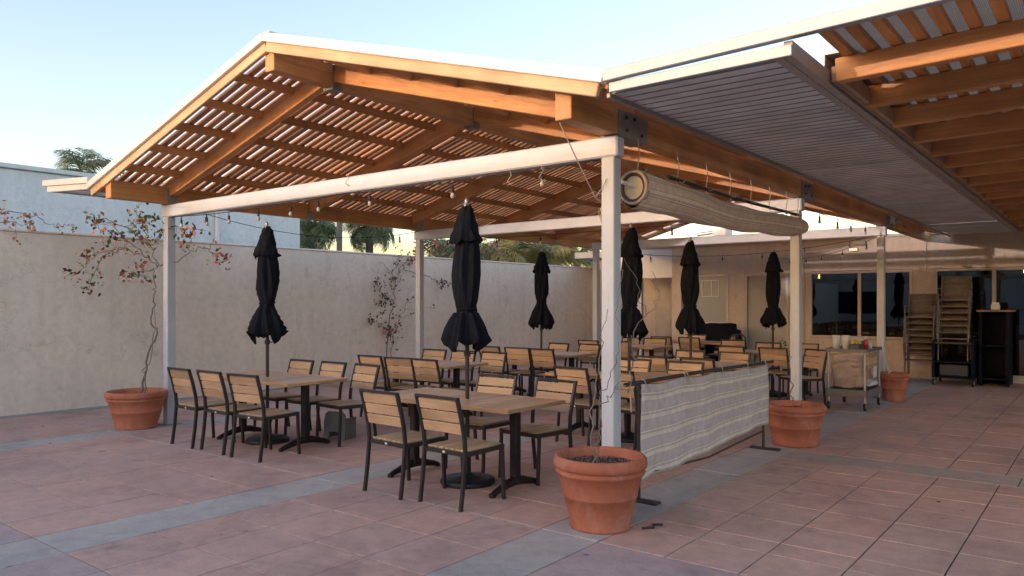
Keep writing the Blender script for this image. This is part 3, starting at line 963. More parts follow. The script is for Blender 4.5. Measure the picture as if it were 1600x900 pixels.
def make_umbrella(seed, fat=1.0):
    rnd = random.Random(seed)
    t = thing("patio_umbrella", "x", "umbrella")
    b = MB(); b.tube([(0, 0, 0.09), (0, 0, 2.46)], 0.019, 12); b.obj("pole", POLE, t)
    b = MB(); b.lathe([(0.0, 2.53), (0.012, 2.525), (0.022, 2.50), (0.016, 2.485), (0.028, 2.475), (0.03, 2.455)], 12); b.obj("finial", ALU, t)
    b = MB(); b.lathe([(0.0, 0.088), (0.045, 0.088), (0.06, 0.07), (0.20, 0.055), (0.235, 0.045), (0.245, 0.025), (0.24, 0.0)], 32)
    b.tube([(0, 0, 0.085), (0, 0, 0.30)], 0.03, 12)
    bs = b.obj("base", BASEB, t)
    b = MB(); b.tube([(0.028, 0, 0.24), (0.06, 0, 0.24)], 0.012, 8); b.obj("knob", BASEB, bs)
    b = MB(); b.tube([(0, 0, 1.12), (0, 0, 1.17)], 0.03, 10); b.tube([(0.03, 0, 1.145), (0.07, 0, 1.145)], 0.006, 6); b.obj("crank_collar", POLE, t)
    n = 96
    ph = [rnd.uniform(-0.12, 0.12) for _ in range(8)]
    dl = [rnd.uniform(-0.16, 0.16) for _ in range(8)]
    sw = [rnd.uniform(0.70, 1.25) for _ in range(8)]
    tw = rnd.uniform(-1.3, 1.3)
    wz = rnd.uniform(-0.06, 0.06)
    def surf(prof, jag, name):
        b = MB(); vs = []
        m = len(prof)
        for j, (z, r, amp) in enumerate(prof):
            u = j / (m - 1)
            for k in range(n):
                a = 2 * math.pi * k / n
                seg = (k * 8 / n + tw * u) % 8
                i0 = int(seg) % 8; fr_ = seg - int(seg)
                tri = 1 - abs(2 * fr_ - 1)                     # 0 on the rib, 1 between the ribs
                fold = (math.sin(math.pi * fr_) ** 0.7)
                wob = 0.5 + 0.5 * math.sin(2 * math.pi * (fr_ * 2 + ph[i0] * 6 + u))
                rr = r * fat * (1 - amp * fold + amp * 0.30 * wob * fold) * (1 + (sw[i0] - 1) * u * fold)
                zz = z + jag * u ** 4 * (fold * 0.8 - 0.3 + dl[i0] * 3 * fold)
                rr += 0.008 * math.sin(5 * a + 9 * u + ph[i0] * 9) + 0.005 * math.sin(11 * a - 14 * u)
                vs.append((rr * math.cos(a) + 0.012 * math.sin(u * 4 + seed), rr * math.sin(a), zz + (wz if 1.5 < z < 1.75 and name == 'canopy' else 0)))
        fs = []
        for j in range(m - 1):
            for k in range(n):
                fs.append((j * n + k, (j + 1) * n + k, (j + 1) * n + (k + 1) % n, j * n + (k + 1) % n))
        b.add(vs, fs, True)
        o = b.obj(name, FABRIC, t)
        so = o.modifiers.new("cloth", 'SOLIDIFY'); so.thickness = 0.004; so.offset = -1
        return o
    body = [(2.30, 0.055, 0.1), (2.15, 0.105, 0.18), (2.05, 0.120, 0.25), (1.95, 0.130, 0.28), (1.85, 0.134, 0.30), (1.75, 0.128, 0.30), (1.68, 0.112, 0.28), (1.62, 0.092, 0.22), (1.585, 0.080, 0.16), (1.555, 0.086, 0.2), (1.50, 0.120, 0.30), (1.43, 0.158, 0.36), (1.36, 0.192, 0.42), (1.29, 0.220, 0.47), (1.235, 0.240, 0.52)]
    surf(body, -0.12, "canopy")
    surf([(2.475, 0.022, 0.0), (2.43, 0.055, 0.05), (2.36, 0.078, 0.1), (2.28, 0.105, 0.16), (2.20, 0.132, 0.22), (2.135, 0.160, 0.28)], -0.045, "vent_cap")
    b = MB()
    ring = []
    for k in range(25):
        a = 2 * math.pi * k / 24
        ring.append((0.083 * fat * math.cos(a), 0.083 * fat * math.sin(a), 1.585 + wz + 0.006 * math.sin(3 * a)))
    b.tube(ring, 0.009, 6, cap=False)
    b.tube([(0.085 * fat, 0, 1.585), (0.10 * fat, 0.01, 1.53), (0.105 * fat, 0.015, 1.47)], 0.006, 6)
    b.obj("tie_strap", FABRIC, t)
    return t

chair0 = make_chair(); table0 = make_table()
used = {"c": False, "t": False}
def put(proto, key, M, label, group):
    if not used[key]:
        used[key] = True
        proto.matrix_basis = M; o = proto
    else:
        o = copy_tree(proto, M)
    o["label"] = label; o["group"] = group
    return o

# name, x, y, near chair offsets, far chair offsets
TABLES = [
    ("table by the left pot", "wood plank table with umbrella beside the left potted vine", -4.57, 0.11, [-0.52, 0.06, 0.66], [-0.50, 0.10, 0.68]),
    ("front table", "front wood plank table with umbrella beside the big terracotta pot", -1.55, 0.01, [-0.16, 0.46], [-0.25, 0.44]),
    ("wall table without umbrella", "wood plank table with no umbrella, second along the left wall", -4.72, 2.75, [-0.27, 0.28, 0.80], [-0.52, 0.05, 0.60]),
    ("third wall table", "wood plank table with umbrella, third along the left wall", -4.62, 5.48, [-0.50, 0.05, 0.62], [-0.2, 0.42]),
    ("table behind the white post", "wood plank table half hidden behind the front right post", -1.55, 2.86, [-0.18, 0.42], [-0.28, 0.46]),
    ("table behind the cloth barrier", "wood plank table with umbrella behind the striped cloth barrier", -1.62, 5.02, [-0.25, 0.42], [-0.40, 0.30]),
    ("table near the door", "wood plank table with umbrella in front of the pale door", -1.60, 8.02, [-0.35, 0.35], [-0.30, 0.36]),
    ("far wall table", "wood plank table without umbrella at the far end by the wall", -4.60, 8.25, [-0.3, 0.35], [-0.30, 0.36]),
    ("table by the frosted window", "wood plank table in front of the frosted window", -4.15, 10.55, [-0.4, 0.25], [-0.30, 0.36]),
]
ORD = {2: ["left", "right"], 3: ["left", "middle", "right"]}
for short, lab, x, y, near, far in TABLES:
    put(table0, "t", T(x, y, 0) @ Matrix.Rotation(random.gauss(0, 0.012), 4, 'Z'), lab, "wood plank dining tables")
    for i, dx in enumerate(near):
        M = T(x + dx, y - 0.53 + random.gauss(0, 0.018), 0) @ Matrix.Rotation(random.gauss(0, 0.05), 4, 'Z')
        put(chair0, "c", M, f"slatted chair, {ORD[len(near)][i]} one on the near side of the {short}", "slatted dining chairs")
    for i, dx in enumerate(far):
        M = T(x + dx, y + 0.47 + random.gauss(0, 0.03), 0) @ Matrix.Rotation(math.pi + random.gauss(0, 0.08), 4, 'Z')
        put(chair0, "c", M, f"slatted chair, {ORD[len(far)][i]} one on the far side of the {short}", "slatted dining chairs")
# two stray chairs
for x, y, rz, lab in ((-0.72, 6.9, 2.6, "slatted chair standing askew between barrier and service cart"), (-2.9, 9.6, 0.4, "slatted chair standing alone near the pale door")):
    put(chair0, "c", T(x, y, 0) @ Matrix.Rotation(rz, 4, 'Z'), lab, "slatted dining chairs")

UMB = [(-4.596, 0.06, 1.03, "closed black umbrella over the table by the left pot"), (-1.45, -0.03, 1.02, "closed black umbrella over the front table, largest in view"),
       (-4.66, 5.5, 1.0, "closed black umbrella over the third table along the left wall"), (-1.40, 2.74, 1.0, "closed black umbrella partly hidden behind the front right post"),
       (-1.62, 4.90, 1.0, "closed black umbrella behind the cloth barrier, before the frosted window"), (-1.55, 8.0, 1.0, "closed black umbrella in front of the pale door")]
for i, (x, y, fat, lab) in enumerate(UMB):
    u = make_umbrella(20 + i, fat)
    u.matrix_basis = T(x, y, 0) @ Matrix.Rotation(i * 0.9 + 0.3, 4, 'Z') @ Matrix.Rotation(R([0.3, -0.5, 0.4, 1.2, 0.5, -0.4][i]), 4, 'X')
    u["label"] = lab; u["group"] = "closed black patio umbrellas"

# ------------------------------------------------------------------ pots and plants
def pot(x, y, rim, base, h, label, soil="soil"):
    t = thing("terracotta_pot", label, "plant pot", (x, y, 0), group="terracotta pots")
    M = T(x, y, 0)
    rr = rim / 2; rb_ = base / 2
    sd = lambda f: rb_ + (rr * 0.93 - rb_) * f
    prof = [(0.0, 0.0), (rb_ - 0.01, 0.0), (rb_ + 0.004, 0.006), (rb_ + 0.006, 0.025), (rb_, 0.032),
            (sd(0.5) - 0.001, h * 0.44), (sd(0.5) + 0.006, h * 0.45), (sd(0.5) + 0.006, h * 0.465), (sd(0.52), h * 0.475),
            (sd(0.88), h * 0.74), (sd(0.88) + 0.014, h * 0.755), (sd(0.9) + 0.020, h * 0.785), (sd(0.9) + 0.012, h * 0.815), (sd(0.93), h * 0.825),
            (rr - 0.012, h * 0.84), (rr - 0.002, h * 0.865), (rr, h * 0.91), (rr - 0.006, h * 0.965), (rr - 0.022, h), (rr - 0.040, h * 0.995), (rr - 0.050, h * 0.95),
            (rr - 0.065, h * 0.6)]
    b = MB(); b.lathe(prof, 56); b.obj("pot_body", TERRA, t, M)
    b = MB()
    n_ = 24; vs = [(0, 0, h * 0.86)]
    for j in range(1, 5):
        for k in range(n_):
            a = 2 * math.pi * k / n_
            r_ = (rr - 0.052) * j / 4
            vs.append((r_ * math.cos(a), r_ * math.sin(a), h * 0.855 + random.uniform(-0.008, 0.008)))
    fs = [(0, 1 + k, 1 + (k + 1) % n_) for k in range(n_)]
    for j in range(3):
        for k in range(n_):
            fs.append((1 + j * n_ + k, 1 + (j + 1) * n_ + k, 1 + (j + 1) * n_ + (k + 1) % n_, 1 + j * n_ + (k + 1) % n_))
    b.add(vs, fs, True); b.obj("soil", SOIL, t, M)
    if soil == "gravel":
        b = MB()
        for i in range(520):
            a = random.uniform(0, 2 * math.pi); r_ = (rr - 0.06) * math.sqrt(random.random())
            c = Vector((r_ * math.cos(a), r_ * math.sin(a), h * 0.862 + random.uniform(0, 0.008)))
            s = random.uniform(0.006, 0.012)
            q = Matrix.Rotation(random.uniform(0, 6.28), 3, Vector((random.random(), random.random(), random.random() + 0.1)).normalized())
            pts = [q @ (Vector(p_) * s) + c for p_ in ((1, 0, 0), (-1, 0, 0), (0, 0.8, 0), (0, -0.9, 0), (0, 0, 0.7), (0, 0, -0.7))]
            b.add(pts, [(0, 2, 4), (2, 1, 4), (1, 3, 4), (3, 0, 4), (2, 0, 5), (1, 2, 5), (3, 1, 5), (0, 3, 5)])
        o = b.obj("gravel", GRAVEL, t, M); o["kind"] = "stuff"
    return t
pot(0.165, -0.43, 0.67, 0.425, 0.515, "large terracotta pot of gravel at the front right post", "gravel")
pot(-6.76, -0.40, 0.74, 0.49, 0.475, "wide terracotta pot with a vine at the left post")
pot(0.235, 3.63, 0.665, 0.48, 0.46, "terracotta pot with bare twig past the end of the cloth barrier")
pot(0.255, 8.50, 0.46, 0.31, 0.46, "smaller terracotta pot beside the service cart")

def jitter_path(pts, sub=4, amp=0.02, rnd=random):
    out = []
    pts = [Vector(p) for p in pts]
    for a, b_ in zip(pts, pts[1:]):
        for k in range(sub):
            q = a.lerp(b_, k / sub)
            if k: q += Vector((rnd.gauss(0, amp), rnd.gauss(0, amp), rnd.gauss(0, amp)))
            out.append(q)
    out.append(pts[-1])
    return out

def leaf(b, c, s, rnd, mi):
    n_ = Vector((rnd.gauss(0, 1), rnd.gauss(0, 1), rnd.gauss(0, 0.8))).normalized()
    t = n_.orthogonal().normalized()
    t = Matrix.Rotation(rnd.uniform(0, 6.28), 3, n_) @ t
    w_ = n_.cross(t)
    b.add([c - t * s * 0.55, c + w_ * s * 0.34 + n_ * s * 0.1, c + t * s * 0.6, c - w_ * s * 0.34 + n_ * s * 0.1, c + n_ * s * 0.02],
          [(0, 4, 1), (1, 4, 2), (2, 4, 3), (3, 4, 0)], False, mi)

def vine(name, label, cat, loc, paths, clusters, seed, mats, leaf_s=0.045, dens=26, r0=0.012, start=1, twigs=2):
    rnd = random.Random(seed)
    t = thing(name, label, cat, loc)
    fo = MB()
    for i, p_ in enumerate(paths):
        jp = jitter_path(p_, 5, 0.018, rnd)
        r_a = r0 if i == 0 else r0 * 0.62
        b = MB(); b.tube(jp, [max(0.0025, r_a * (1 - 0.75 * k / (len(jp) - 1))) for k in range(len(jp))], 6)
        b.obj("stem", BARK, t)
        if i >= start:
            for _ in range(int(dens)):
                k = rnd.randrange(len(jp) // 4, len(jp))
                c = jp[k] + Vector((rnd.gauss(0, 0.028), rnd.gauss(0, 0.028), rnd.gauss(0, 0.028)))
                leaf(fo, c, leaf_s * rnd.uniform(0.6, 1.3), rnd, rnd.choices(range(len(mats)), weights=[m_[1] for m_ in mats])[0])
            for _ in range(twigs):
                k = rnd.randrange(len(jp) // 3, len(jp))
                q = jp[k]; e = q + Vector((rnd.gauss(0, 0.16), rnd.gauss(0, 0.16), rnd.gauss(0.0, 0.14)))
                jq = jitter_path([q, q.lerp(e, 0.5), e], 3, 0.015, rnd)
                b = MB(); b.tube(jq, [0.004 * (1 - 0.5 * k2 / len(jq)) for k2 in range(len(jq))], 5); b.obj("twig", BARK, t)
                for _2 in range(4):
                    leaf(fo, e + Vector((rnd.gauss(0, 0.04), rnd.gauss(0, 0.04), rnd.gauss(0, 0.04))), leaf_s, rnd, rnd.choices(range(len(mats)), weights=[m_[1] for m_ in mats])[0])
    for (c, rad, cnt, wts) in clusters:
        for _ in range(cnt):
            q = Vector(c) + Vector((rnd.gauss(0, rad), rnd.gauss(0, rad), rnd.gauss(0, rad)))
            leaf(fo, q, leaf_s * rnd.uniform(0.7, 1.4), rnd, rnd.choices(range(len(mats)), weights=wts)[0])
    if fo.f:
        o = fo.obj("foliage", None, t, mats=[m_[0] for m_ in mats]); o["kind"] = "stuff"
    return t

VM = [(LEAFG, 4), (LEAFY, 3), (LEAFR, 2), (LEAFO, 2), (LEAFD, 1)]
vine("bougainvillea", "straggling bougainvillea with red and yellow leaves climbing from the left pot", "vine", (-6.85, -0.3, 0.4),
     [[(-6.83, -0.33, 0.40), (-6.92, -0.2, 0.82), (-6.8, -0.11, 1.2), (-6.86, -0.15, 1.45), (-6.82, -0.12, 1.75), (-6.84, -0.14, 1.96), (-6.8, -0.11, 2.06)],
      [(-6.80, -0.30, 0.40), (-6.79, -0.22, 0.8), (-6.82, -0.12, 1.25), (-6.79, -0.13, 1.6)],
      [(-6.8, -0.11, 2.06), (-6.96, -0.23, 2.23), (-7.14, -0.37, 2.31), (-7.34, -0.53, 2.28), (-7.5, -0.66, 2.17), (-7.65, -0.77, 1.97), (-7.73, -0.84, 1.94)],
      [(-7.14, -0.37, 2.31), (-7.37, -0.55, 2.21), (-7.45, -0.62, 1.96), (-7.5, -0.66, 1.75)],
      [(-6.8, -0.11, 2.06), (-6.88, -0.17, 2.34), (-6.96, -0.23, 2.63), (-7.04, -0.3, 2.82)],
      [(-6.78, -0.09, 2.08), (-6.54, 0.09, 2.19), (-6.38, 0.22, 2.34), (-6.21, 0.35, 2.25), (-6.12, 0.43, 2.14), (-6.02, 0.51, 2.19)],
      [(-6.96, -0.23, 2.23), (-7.17, -0.4, 2.5), (-7.34, -0.53, 2.71), (-7.44, -0.61, 2.67)],
      [(-6.88, -0.17, 2.34), (-7.07, -0.32, 2.55), (-7.24, -0.45, 2.63), (-7.5, -0.66, 2.71)],
      [(-6.84, -0.14, 2.04), (-7.07, -0.32, 1.94), (-7.11, -0.35, 1.97)],
      [(-6.88, -0.17, 2.34), (-6.74, -0.06, 2.55), (-6.61, 0.04, 2.61), (-6.45, 0.17, 2.44)]],
     [((-7.66, -0.78, 2.0), 0.065, 18, [1, 0, 6, 2, 1]), ((-7.5, -0.64, 2.24), 0.074, 21, [4, 1, 6, 1, 0]), ((-7.5, -0.66, 1.79), 0.055, 11, [6, 1, 0, 0, 2]),
      ((-7.13, -0.36, 1.96), 0.046, 14, [0, 0, 5, 1, 3]), ((-6.95, -0.22, 2.66), 0.119, 47, [3, 7, 0, 2, 1]), ((-7.22, -0.44, 2.48), 0.102, 30, [4, 4, 1, 3, 0]),
      ((-6.1, 0.45, 2.16), 0.065, 21, [1, 0, 6, 0, 2]), ((-6.5, 0.13, 2.48), 0.092, 34, [4, 2, 2, 3, 1]), ((-7.42, -0.6, 2.62), 0.055, 12, [1, 1, 3, 4, 0]), ((-6.87, -0.2, 2.42), 0.110, 30, [4, 5, 2, 3, 0]), ((-6.95, -0.25, 2.08), 0.046, 10, [0, 0, 4, 1, 3])],
     3, VM, 0.058, 11, 0.015, 2, 3)
VD = [(LEAFD, 4), (LEAFR, 2), (LEAFG, 3)]
vine("climbing_vine", "sparse dark leaved vine trained on the wall beside the second left post", "vine", (-8.9, 5.9, 0),
     [[(-8.93, 5.84, 0.0), (-8.93, 5.88, 0.63), (-8.93, 5.95, 1.23), (-8.93, 6.06, 1.63), (-8.93, 6.13, 2.04), (-8.93, 5.99, 2.24), (-8.93, 5.68, 2.43)],
      [(-8.93, 5.95, 0.0), (-8.93, 5.99, 0.62), (-8.93, 6.23, 1.23), (-8.93, 6.51, 1.64), (-8.93, 6.8, 1.78)],
      [(-8.93, 6.13, 2.04), (-8.93, 6.32, 2.39), (-8.93, 6.7, 2.61)], [(-8.93, 6.06, 1.63), (-8.93, 5.77, 1.77), (-8.93, 5.51, 1.96)],
      [(-8.93, 5.88, 0.96), (-8.93, 5.59, 1.21), (-8.93, 5.38, 1.24)], [(-8.93, 6.32, 2.30), (-8.93, 7.0, 2.2), (-8.93, 7.51, 2.07), (-8.93, 7.55, 1.96)],
      [(-8.93, 6.02, 2.18), (-8.93, 6.23, 2.59), (-8.93, 6.32, 2.8)]],
     [((-8.9, 5.92, 1.0), 0.12, 90, [4, 4, 1]), ((-8.9, 5.75, 1.55), 0.13, 70, [2, 2, 5]), ((-8.9, 6.1, 2.1), 0.13, 60, [3, 2, 4]), ((-8.9, 5.6, 2.0), 0.07, 30, [2, 0, 4]), ((-8.9, 6.6, 2.5), 0.08, 40, [2, 4, 1]), ((-8.9, 7.52, 2.0), 0.06, 26, [5, 0, 1]), ((-8.9, 5.42, 1.24), 0.05, 22, [4, 1, 1])],
     5, VD, 0.06, 10, 0.014, 1, 2)
VO = [(LEAFO, 4), (LEAFY, 1), (LEAFD, 1)]
vine("climbing_vine", "dry orange leaved vine over the wall top at the far left", "vine", (-9.1, -1.2, 2.6),
     [[(-9.3, -2.4, 2.66), (-8.98, -1.6, 2.78), (-8.95, -1.21, 2.83), (-8.95, -0.94, 2.85), (-8.95, -0.74, 2.81), (-8.95, -0.53, 2.69), (-8.97, -0.43, 2.64)], [(-8.95, -0.5, 2.7), (-8.95, -0.4, 2.74), (-8.95, -0.25, 2.72)], [(-8.98, -1.6, 2.72), (-8.95, -1.1, 2.72), (-8.95, -0.85, 2.68)]],
     [((-8.95, -1.12, 2.70), 0.05, 22, [5, 1, 0]), ((-8.95, -0.88, 2.82), 0.05, 22, [5, 1, 0]), ((-8.95, -0.83, 2.67), 0.035, 16, [4, 2, 0]), ((-8.95, -1.2, 2.82), 0.05, 16, [5, 1, 0])], 8, VO, 0.05, 6, 0.01, 0, 1)
VP = [(LEAFR, 3), (LEAFG, 5), (LEAFY, 2)]
for i, (y, z, lab) in enumerate(((8.0, 2.85, "loose pink flowered bougainvillea spilling over the wall left of the second post"), (9.6, 2.9, "pink and green bougainvillea above the wall right of the second post"))):
    vine("bougainvillea", lab, "vine", (-9.6, y, 0),
         [[(-9.6, y, 0), (-9.6, y, 1.5), (-9.5, y + 0.1, z - 0.1)], [(-9.5, y, z - 0.2), (-9.4, y - 0.5, z), (-9.35, y - 1.0, z + 0.02)], [(-9.5, y, z - 0.2), (-9.45, y + 0.4, z + 0.1), (-9.4, y + 0.9, z + 0.05)], [(-9.5, y, z - 0.2), (-9.5, y, z + 0.35)]],
         [((-9.45, y, z), 0.16, 160, [2, 6, 2]), ((-9.4, y - 0.7, z - 0.05), 0.09, 45, [4, 2, 1]), ((-9.4, y + 0.7, z), 0.11, 60, [4, 4, 1])], 11 + i, VP, 0.07, 14, 0.02, 1, 2)
VB = [(LEAFG, 1)]
def twig(label, loc, paths, clusters=(), seed=1, r0=0.009):
    return vine("bare_twig", label, "plant", loc, paths, list(clusters), seed, [(LEAFG, 3), (LEAFD, 2)], 0.03, 0, r0, 99, 0)
twig("two pale bare stems growing from the front gravel pot up the post", (0.12, -0.43, 0.44),
     [[(0.10, -0.44, 0.43), (0.09, -0.40, 0.7), (0.07, -0.34, 0.95), (0.08, -0.28, 1.25), (0.10, -0.22, 1.55)], [(0.15, -0.43, 0.43), (0.14, -0.38, 0.62), (0.10, -0.33, 0.85), (0.13, -0.26, 1.02), (0.16, -0.2, 1.2), (0.10, -0.12, 1.5), (0.13, -0.05, 1.85)], [(0.11, -0.34, 0.82), (0.19, -0.28, 0.95), (0.22, -0.25, 1.02)]], seed=2)
twig("thin wandering bare stem winding behind the front right post", (0.09, 0.12, 1.0),
     [[(0.09, 0.10, 0.9), (0.12, 0.12, 1.1), (0.05, 0.2, 1.28), (0.14, 0.3, 1.5), (0.10, 0.22, 1.75), (0.0, 0.2, 1.95)], [(0.14, 0.3, 1.5), (0.20, 0.4, 1.62), (0.12, 0.45, 1.85)]], seed=4, r0=0.007)
twig("single green tipped twig in the pot past the cloth barrier", (0.235, 3.63, 0.4), [[(0.22, 3.60, 0.40), (0.21, 3.58, 0.7), (0.20, 3.55, 0.95), (0.16, 3.52, 1.10), (0.10, 3.48, 1.16)], [(0.32, 3.55, 0.40), (0.34, 3.52, 0.50)], [(0.36, 3.62, 0.41), (0.28, 3.64, 0.47)]], [((0.14, 3.5, 1.12), 0.03, 10, [1, 0])], 6, 0.008)
t = vine("dead_twig", "whitish dead stem in the small pot by the service cart", "plant", (0.2, 8.5, 0.4), [[(0.22, 8.45, 0.40), (0.16, 8.42, 0.6), (0.13, 8.4, 0.85), (0.10, 8.38, 0.98)]], [], 9, VB, 0.03, 0, 0.018, 99, 0)
for ch in t.children: ch.data.materials.clear(); ch.data.materials.append(PVC)

# ------------------------------------------------------------------ palms beyond the wall
def frond_mesh(L_, droop, nl, ll, seed):
    rnd = random.Random(seed)
    b = MB(); pts = []
    for i in range(13):
        u = i / 12
        ang = R(38) - droop * u ** 1.2
        if i == 0: pts.append(Vector((0, 0, 0)))
        else: pts.append(pts[-1] + Vector((math.cos(ang), 0, math.sin(ang))) * (L_ / 12))
    b.tube(pts, [0.018 * (1 - 0.85 * i / 12) for i in range(13)], 4)
    for i in range(nl):
        u = 0.12 + 0.86 * i / nl
        k = min(11, int(u * 12)); q = pts[k].lerp(pts[k + 1], u * 12 - k)
        tdir = (pts[k + 1] - pts[k]).normalized()
        l_ = ll * (math.sin(math.pi * min(1, u * 0.9 + 0.12)) * 0.8 + 0.25) * rnd.uniform(0.85, 1.1)
        for s in (-1, 1):
            d = (tdir * 0.55 + Vector((0, s, 0)) * 0.75 + Vector((0, 0, rnd.uniform(-0.55, 0.1)))).normalized()
            mid = q + d * l_ * 0.55
            tip = q + d * l_ + Vector((0, 0, -l_ * rnd.uniform(0.25, 0.5)))
            wv = tdir * 0.016
            b.add([q - wv * 0.6, q + wv * 0.6, mid + wv, mid - wv, tip], [(0, 1, 2, 3), (3, 2, 4)])
    return b.mesh("frond")

def palm(label, x, y, z, L_, nf, mat, seed, ll=0.42, droop=1.9, rt=0.13, up=0.2, group="palms beyond the wall"):
    rnd = random.Random(seed)
    t = thing("palm_tree", label, "palm tree", (x, y, -0.05), group=group)
    b = MB()
    pts = [(x + 0.02 * math.sin(k), y, -0.05 + (z + 0.05) * k / 10) for k in range(11)]
    b.tube(pts, [rt * (1.15 - 0.3 * k / 10) * (1 + 0.05 * (k % 2)) for k in range(11)], 10); b.obj("trunk", TRUNK, t)
    ms = [frond_mesh(L_ * f_, droop * dr, 30, ll, seed + i) for i, (f_, dr) in enumerate(((1.0, 1.0), (0.9, 0.75), (1.08, 1.2)))]
    for m_ in ms: m_.materials.append(mat)
    for i in range(nf):
        a = i * 2.399 + rnd.uniform(-0.2, 0.2)
        tilt = R(rnd.uniform(-35, 42)) - up
        M = T(x, y, z) @ Matrix.Rotation(a, 4, 'Z') @ Matrix.Rotation(tilt, 4, 'Y') @ Matrix.Rotation(rnd.uniform(-0.4, 0.4), 4, 'X') @ Matrix.Scale(rnd.uniform(0.85, 1.12), 4)
        link("frond", ms[i % 3], mat, t, M)
    return t
palm("feathery palm rising above the pale blue building at the left", -21.5, 5.0, 5.55, 1.55, 20, FROND, 31, 0.40, 2.2)
palm("small palm tip showing at the extreme left above the pale building", -24, 1.2, 5.75, 0.9, 14, FROND, 37, 0.3)
palm("palm beyond the wall beside the pale building corner", -16, 9.35, 3.95, 1.15, 26, FROND, 41, 0.5, 2.3, up=0.0)
palm("dark palm with visible trunk between building corner and second post", -16, 11.6, 4.05, 1.1, 28, FROND, 47, 0.5, 2.3, up=0.0)
for i, (x, y, z, lab) in enumerate(((-11.5, 12.4, 2.75, "yellow green palm above the wall, just right of the front umbrella"), (-12.5, 15.2, 3.0, "yellow green palm above the wall behind the third umbrella"), (-11.6, 15.4, 2.7, "low yellow green palm leaning over the wall right of the third umbrella"), (-12.5, 18.6, 3.15, "yellow green palm furthest back against the front right post"))):
    palm(lab, x, y, z, 1.6, 22, FRONDY if i % 2 == 0 else FROND, 60 + i, 0.5, 1.9, up=0.35)
palm("dark green palm behind the yellow palms beyond the wall", -16, 17.6, 3.4, 1.6, 26, FROND, 71, 0.6, 2.0)
palm("dark green palm far behind the third umbrella", -17, 22.0, 3.6, 1.7, 26, FROND, 75, 0.6, 2.0)
palm("dark green palm above the wall seen between the front umbrella and second post", -15, 14.4, 3.2, 1.4, 24, FROND, 79, 0.6, 2.0)
up_ = thing("utility_pole", "plain grey wooden pole beyond the wall between two palms", "pole", (-14, 8.75, 0))
b = MB(); b.tube([(-14, 8.75, -0.05), (-14, 8.75, 5.2)], [0.09, 0.075], 10); b.obj("shaft", TRUNK, up_)
b = MB(); b.tube([(-14, 8.5, 4.9), (-14, 9.0, 4.9)], 0.03, 6); b.obj("crossarm", TRUNK, up_)

# ------------------------------------------------------------------ cloth barrier
cb = thing("cloth_barrier", "low striped cloth barrier hung on an iron rail between two pots", "barrier", (0.06, 1.75, 0))
b = MB()
nx, nz = 60, 20
vs = []
ya, yb = 0.345, 3.20
for j in range(nz + 1):
    v = j / nz
    for i in range(nx + 1):
        u = i / nx
        y = ya + (yb - ya) * u
        sag = 0.014 * abs(math.sin(u * math.pi * 4)) + 0.004 * math.sin(u * 19)
        zt_ = 0.945 - 0.025 * u - sag
        zb_ = 0.155 + 0.12 * u + 0.008 * math.sin(u * 23)
        z = zt_ * (1 - v) + zb_ * v
        fx = 0.006 * math.sin(u * 31 + v * 1.5) * (0.3 + v) + 0.012 * math.sin(u * 9 - v * 2) + 0.004 * math.sin(v * 9 + u * 17)
        vs.append((0.075 + fx, y, z))
fs = [(j * (nx + 1) + i, j * (nx + 1) + i + 1, (j + 1) * (nx + 1) + i + 1, (j + 1) * (nx + 1) + i) for j in range(nz) for i in range(nx)]
b.add(vs, fs, True)
me = b.mesh("cloth")
uvl = me.uv_layers.new(name="UVMap")
for lp in me.loops:
    k = lp.vertex_index
    i, j = k % (nx + 1), k // (nx + 1)
    uvl.data[lp.index].uv = (i / nx, j / nz)
o = link("cloth", me, CLOTH, cb)
so = o.modifiers.new("thick", 'SOLIDIFY'); so.thickness = 0.003
b = MB(); b.tube([(0.055, 0.12, 0.955), (0.055, 1.7, 0.958), (0.055, 3.42, 0.935)], 0.017, 8); b.obj("rail", IRON, cb)
for y in (0.345, 3.14):
    b = MB(); b.tube([(0.05, y, 0.02), (0.05, y, 0.96)], 0.016, 8); b.obj("upright", IRON, cb)
    b = MB(); b.box((0.07, y, 0.010), (0.32, 0.09, 0.018), ch=0.005); b.obj("foot_plate", IRON, cb)
b = MB(); b.tube([(0.05, 0.345, 0.215), (0.05, 1.7, 0.14), (0.05, 3.14, 0.20)], 0.010, 6); b.obj("lower_rail", IRON, cb)
for y in (0.40, 1.12, 1.18, 1.95, 2.6, 3.12):
    b = MB()
    ring = [(0.06 + 0.026 * math.cos(a), y + random.uniform(-0.01, 0.01), 0.945 + 0.034 * math.sin(a)) for a in [k * math.pi / 5 for k in range(11)]]
    b.tube(ring, 0.004, 5)
    b.tube([(0.085, y, 0.945), (0.10, y + 0.03, 0.90 + random.uniform(-0.03, 0.02)), (0.095, y + 0.05, 0.87)], 0.0035, 5)
    b.obj("cord_tie", ROPE, cb)
b = MB(); b.tube([(-0.03, -0.06, 0.93), (0.07, -0.03, 0.94), (0.06, 0.12, 0.95)], 0.006, 5); b.obj("binding_rope", ROPE, cb); b = MB(); b.tube([(0.02, 0.345, 0.95), (0.0, 0.30, 0.85), (0.02, 0.28, 0.72)], 0.006, 5); b.obj("binding_rope", ROPE, cb)

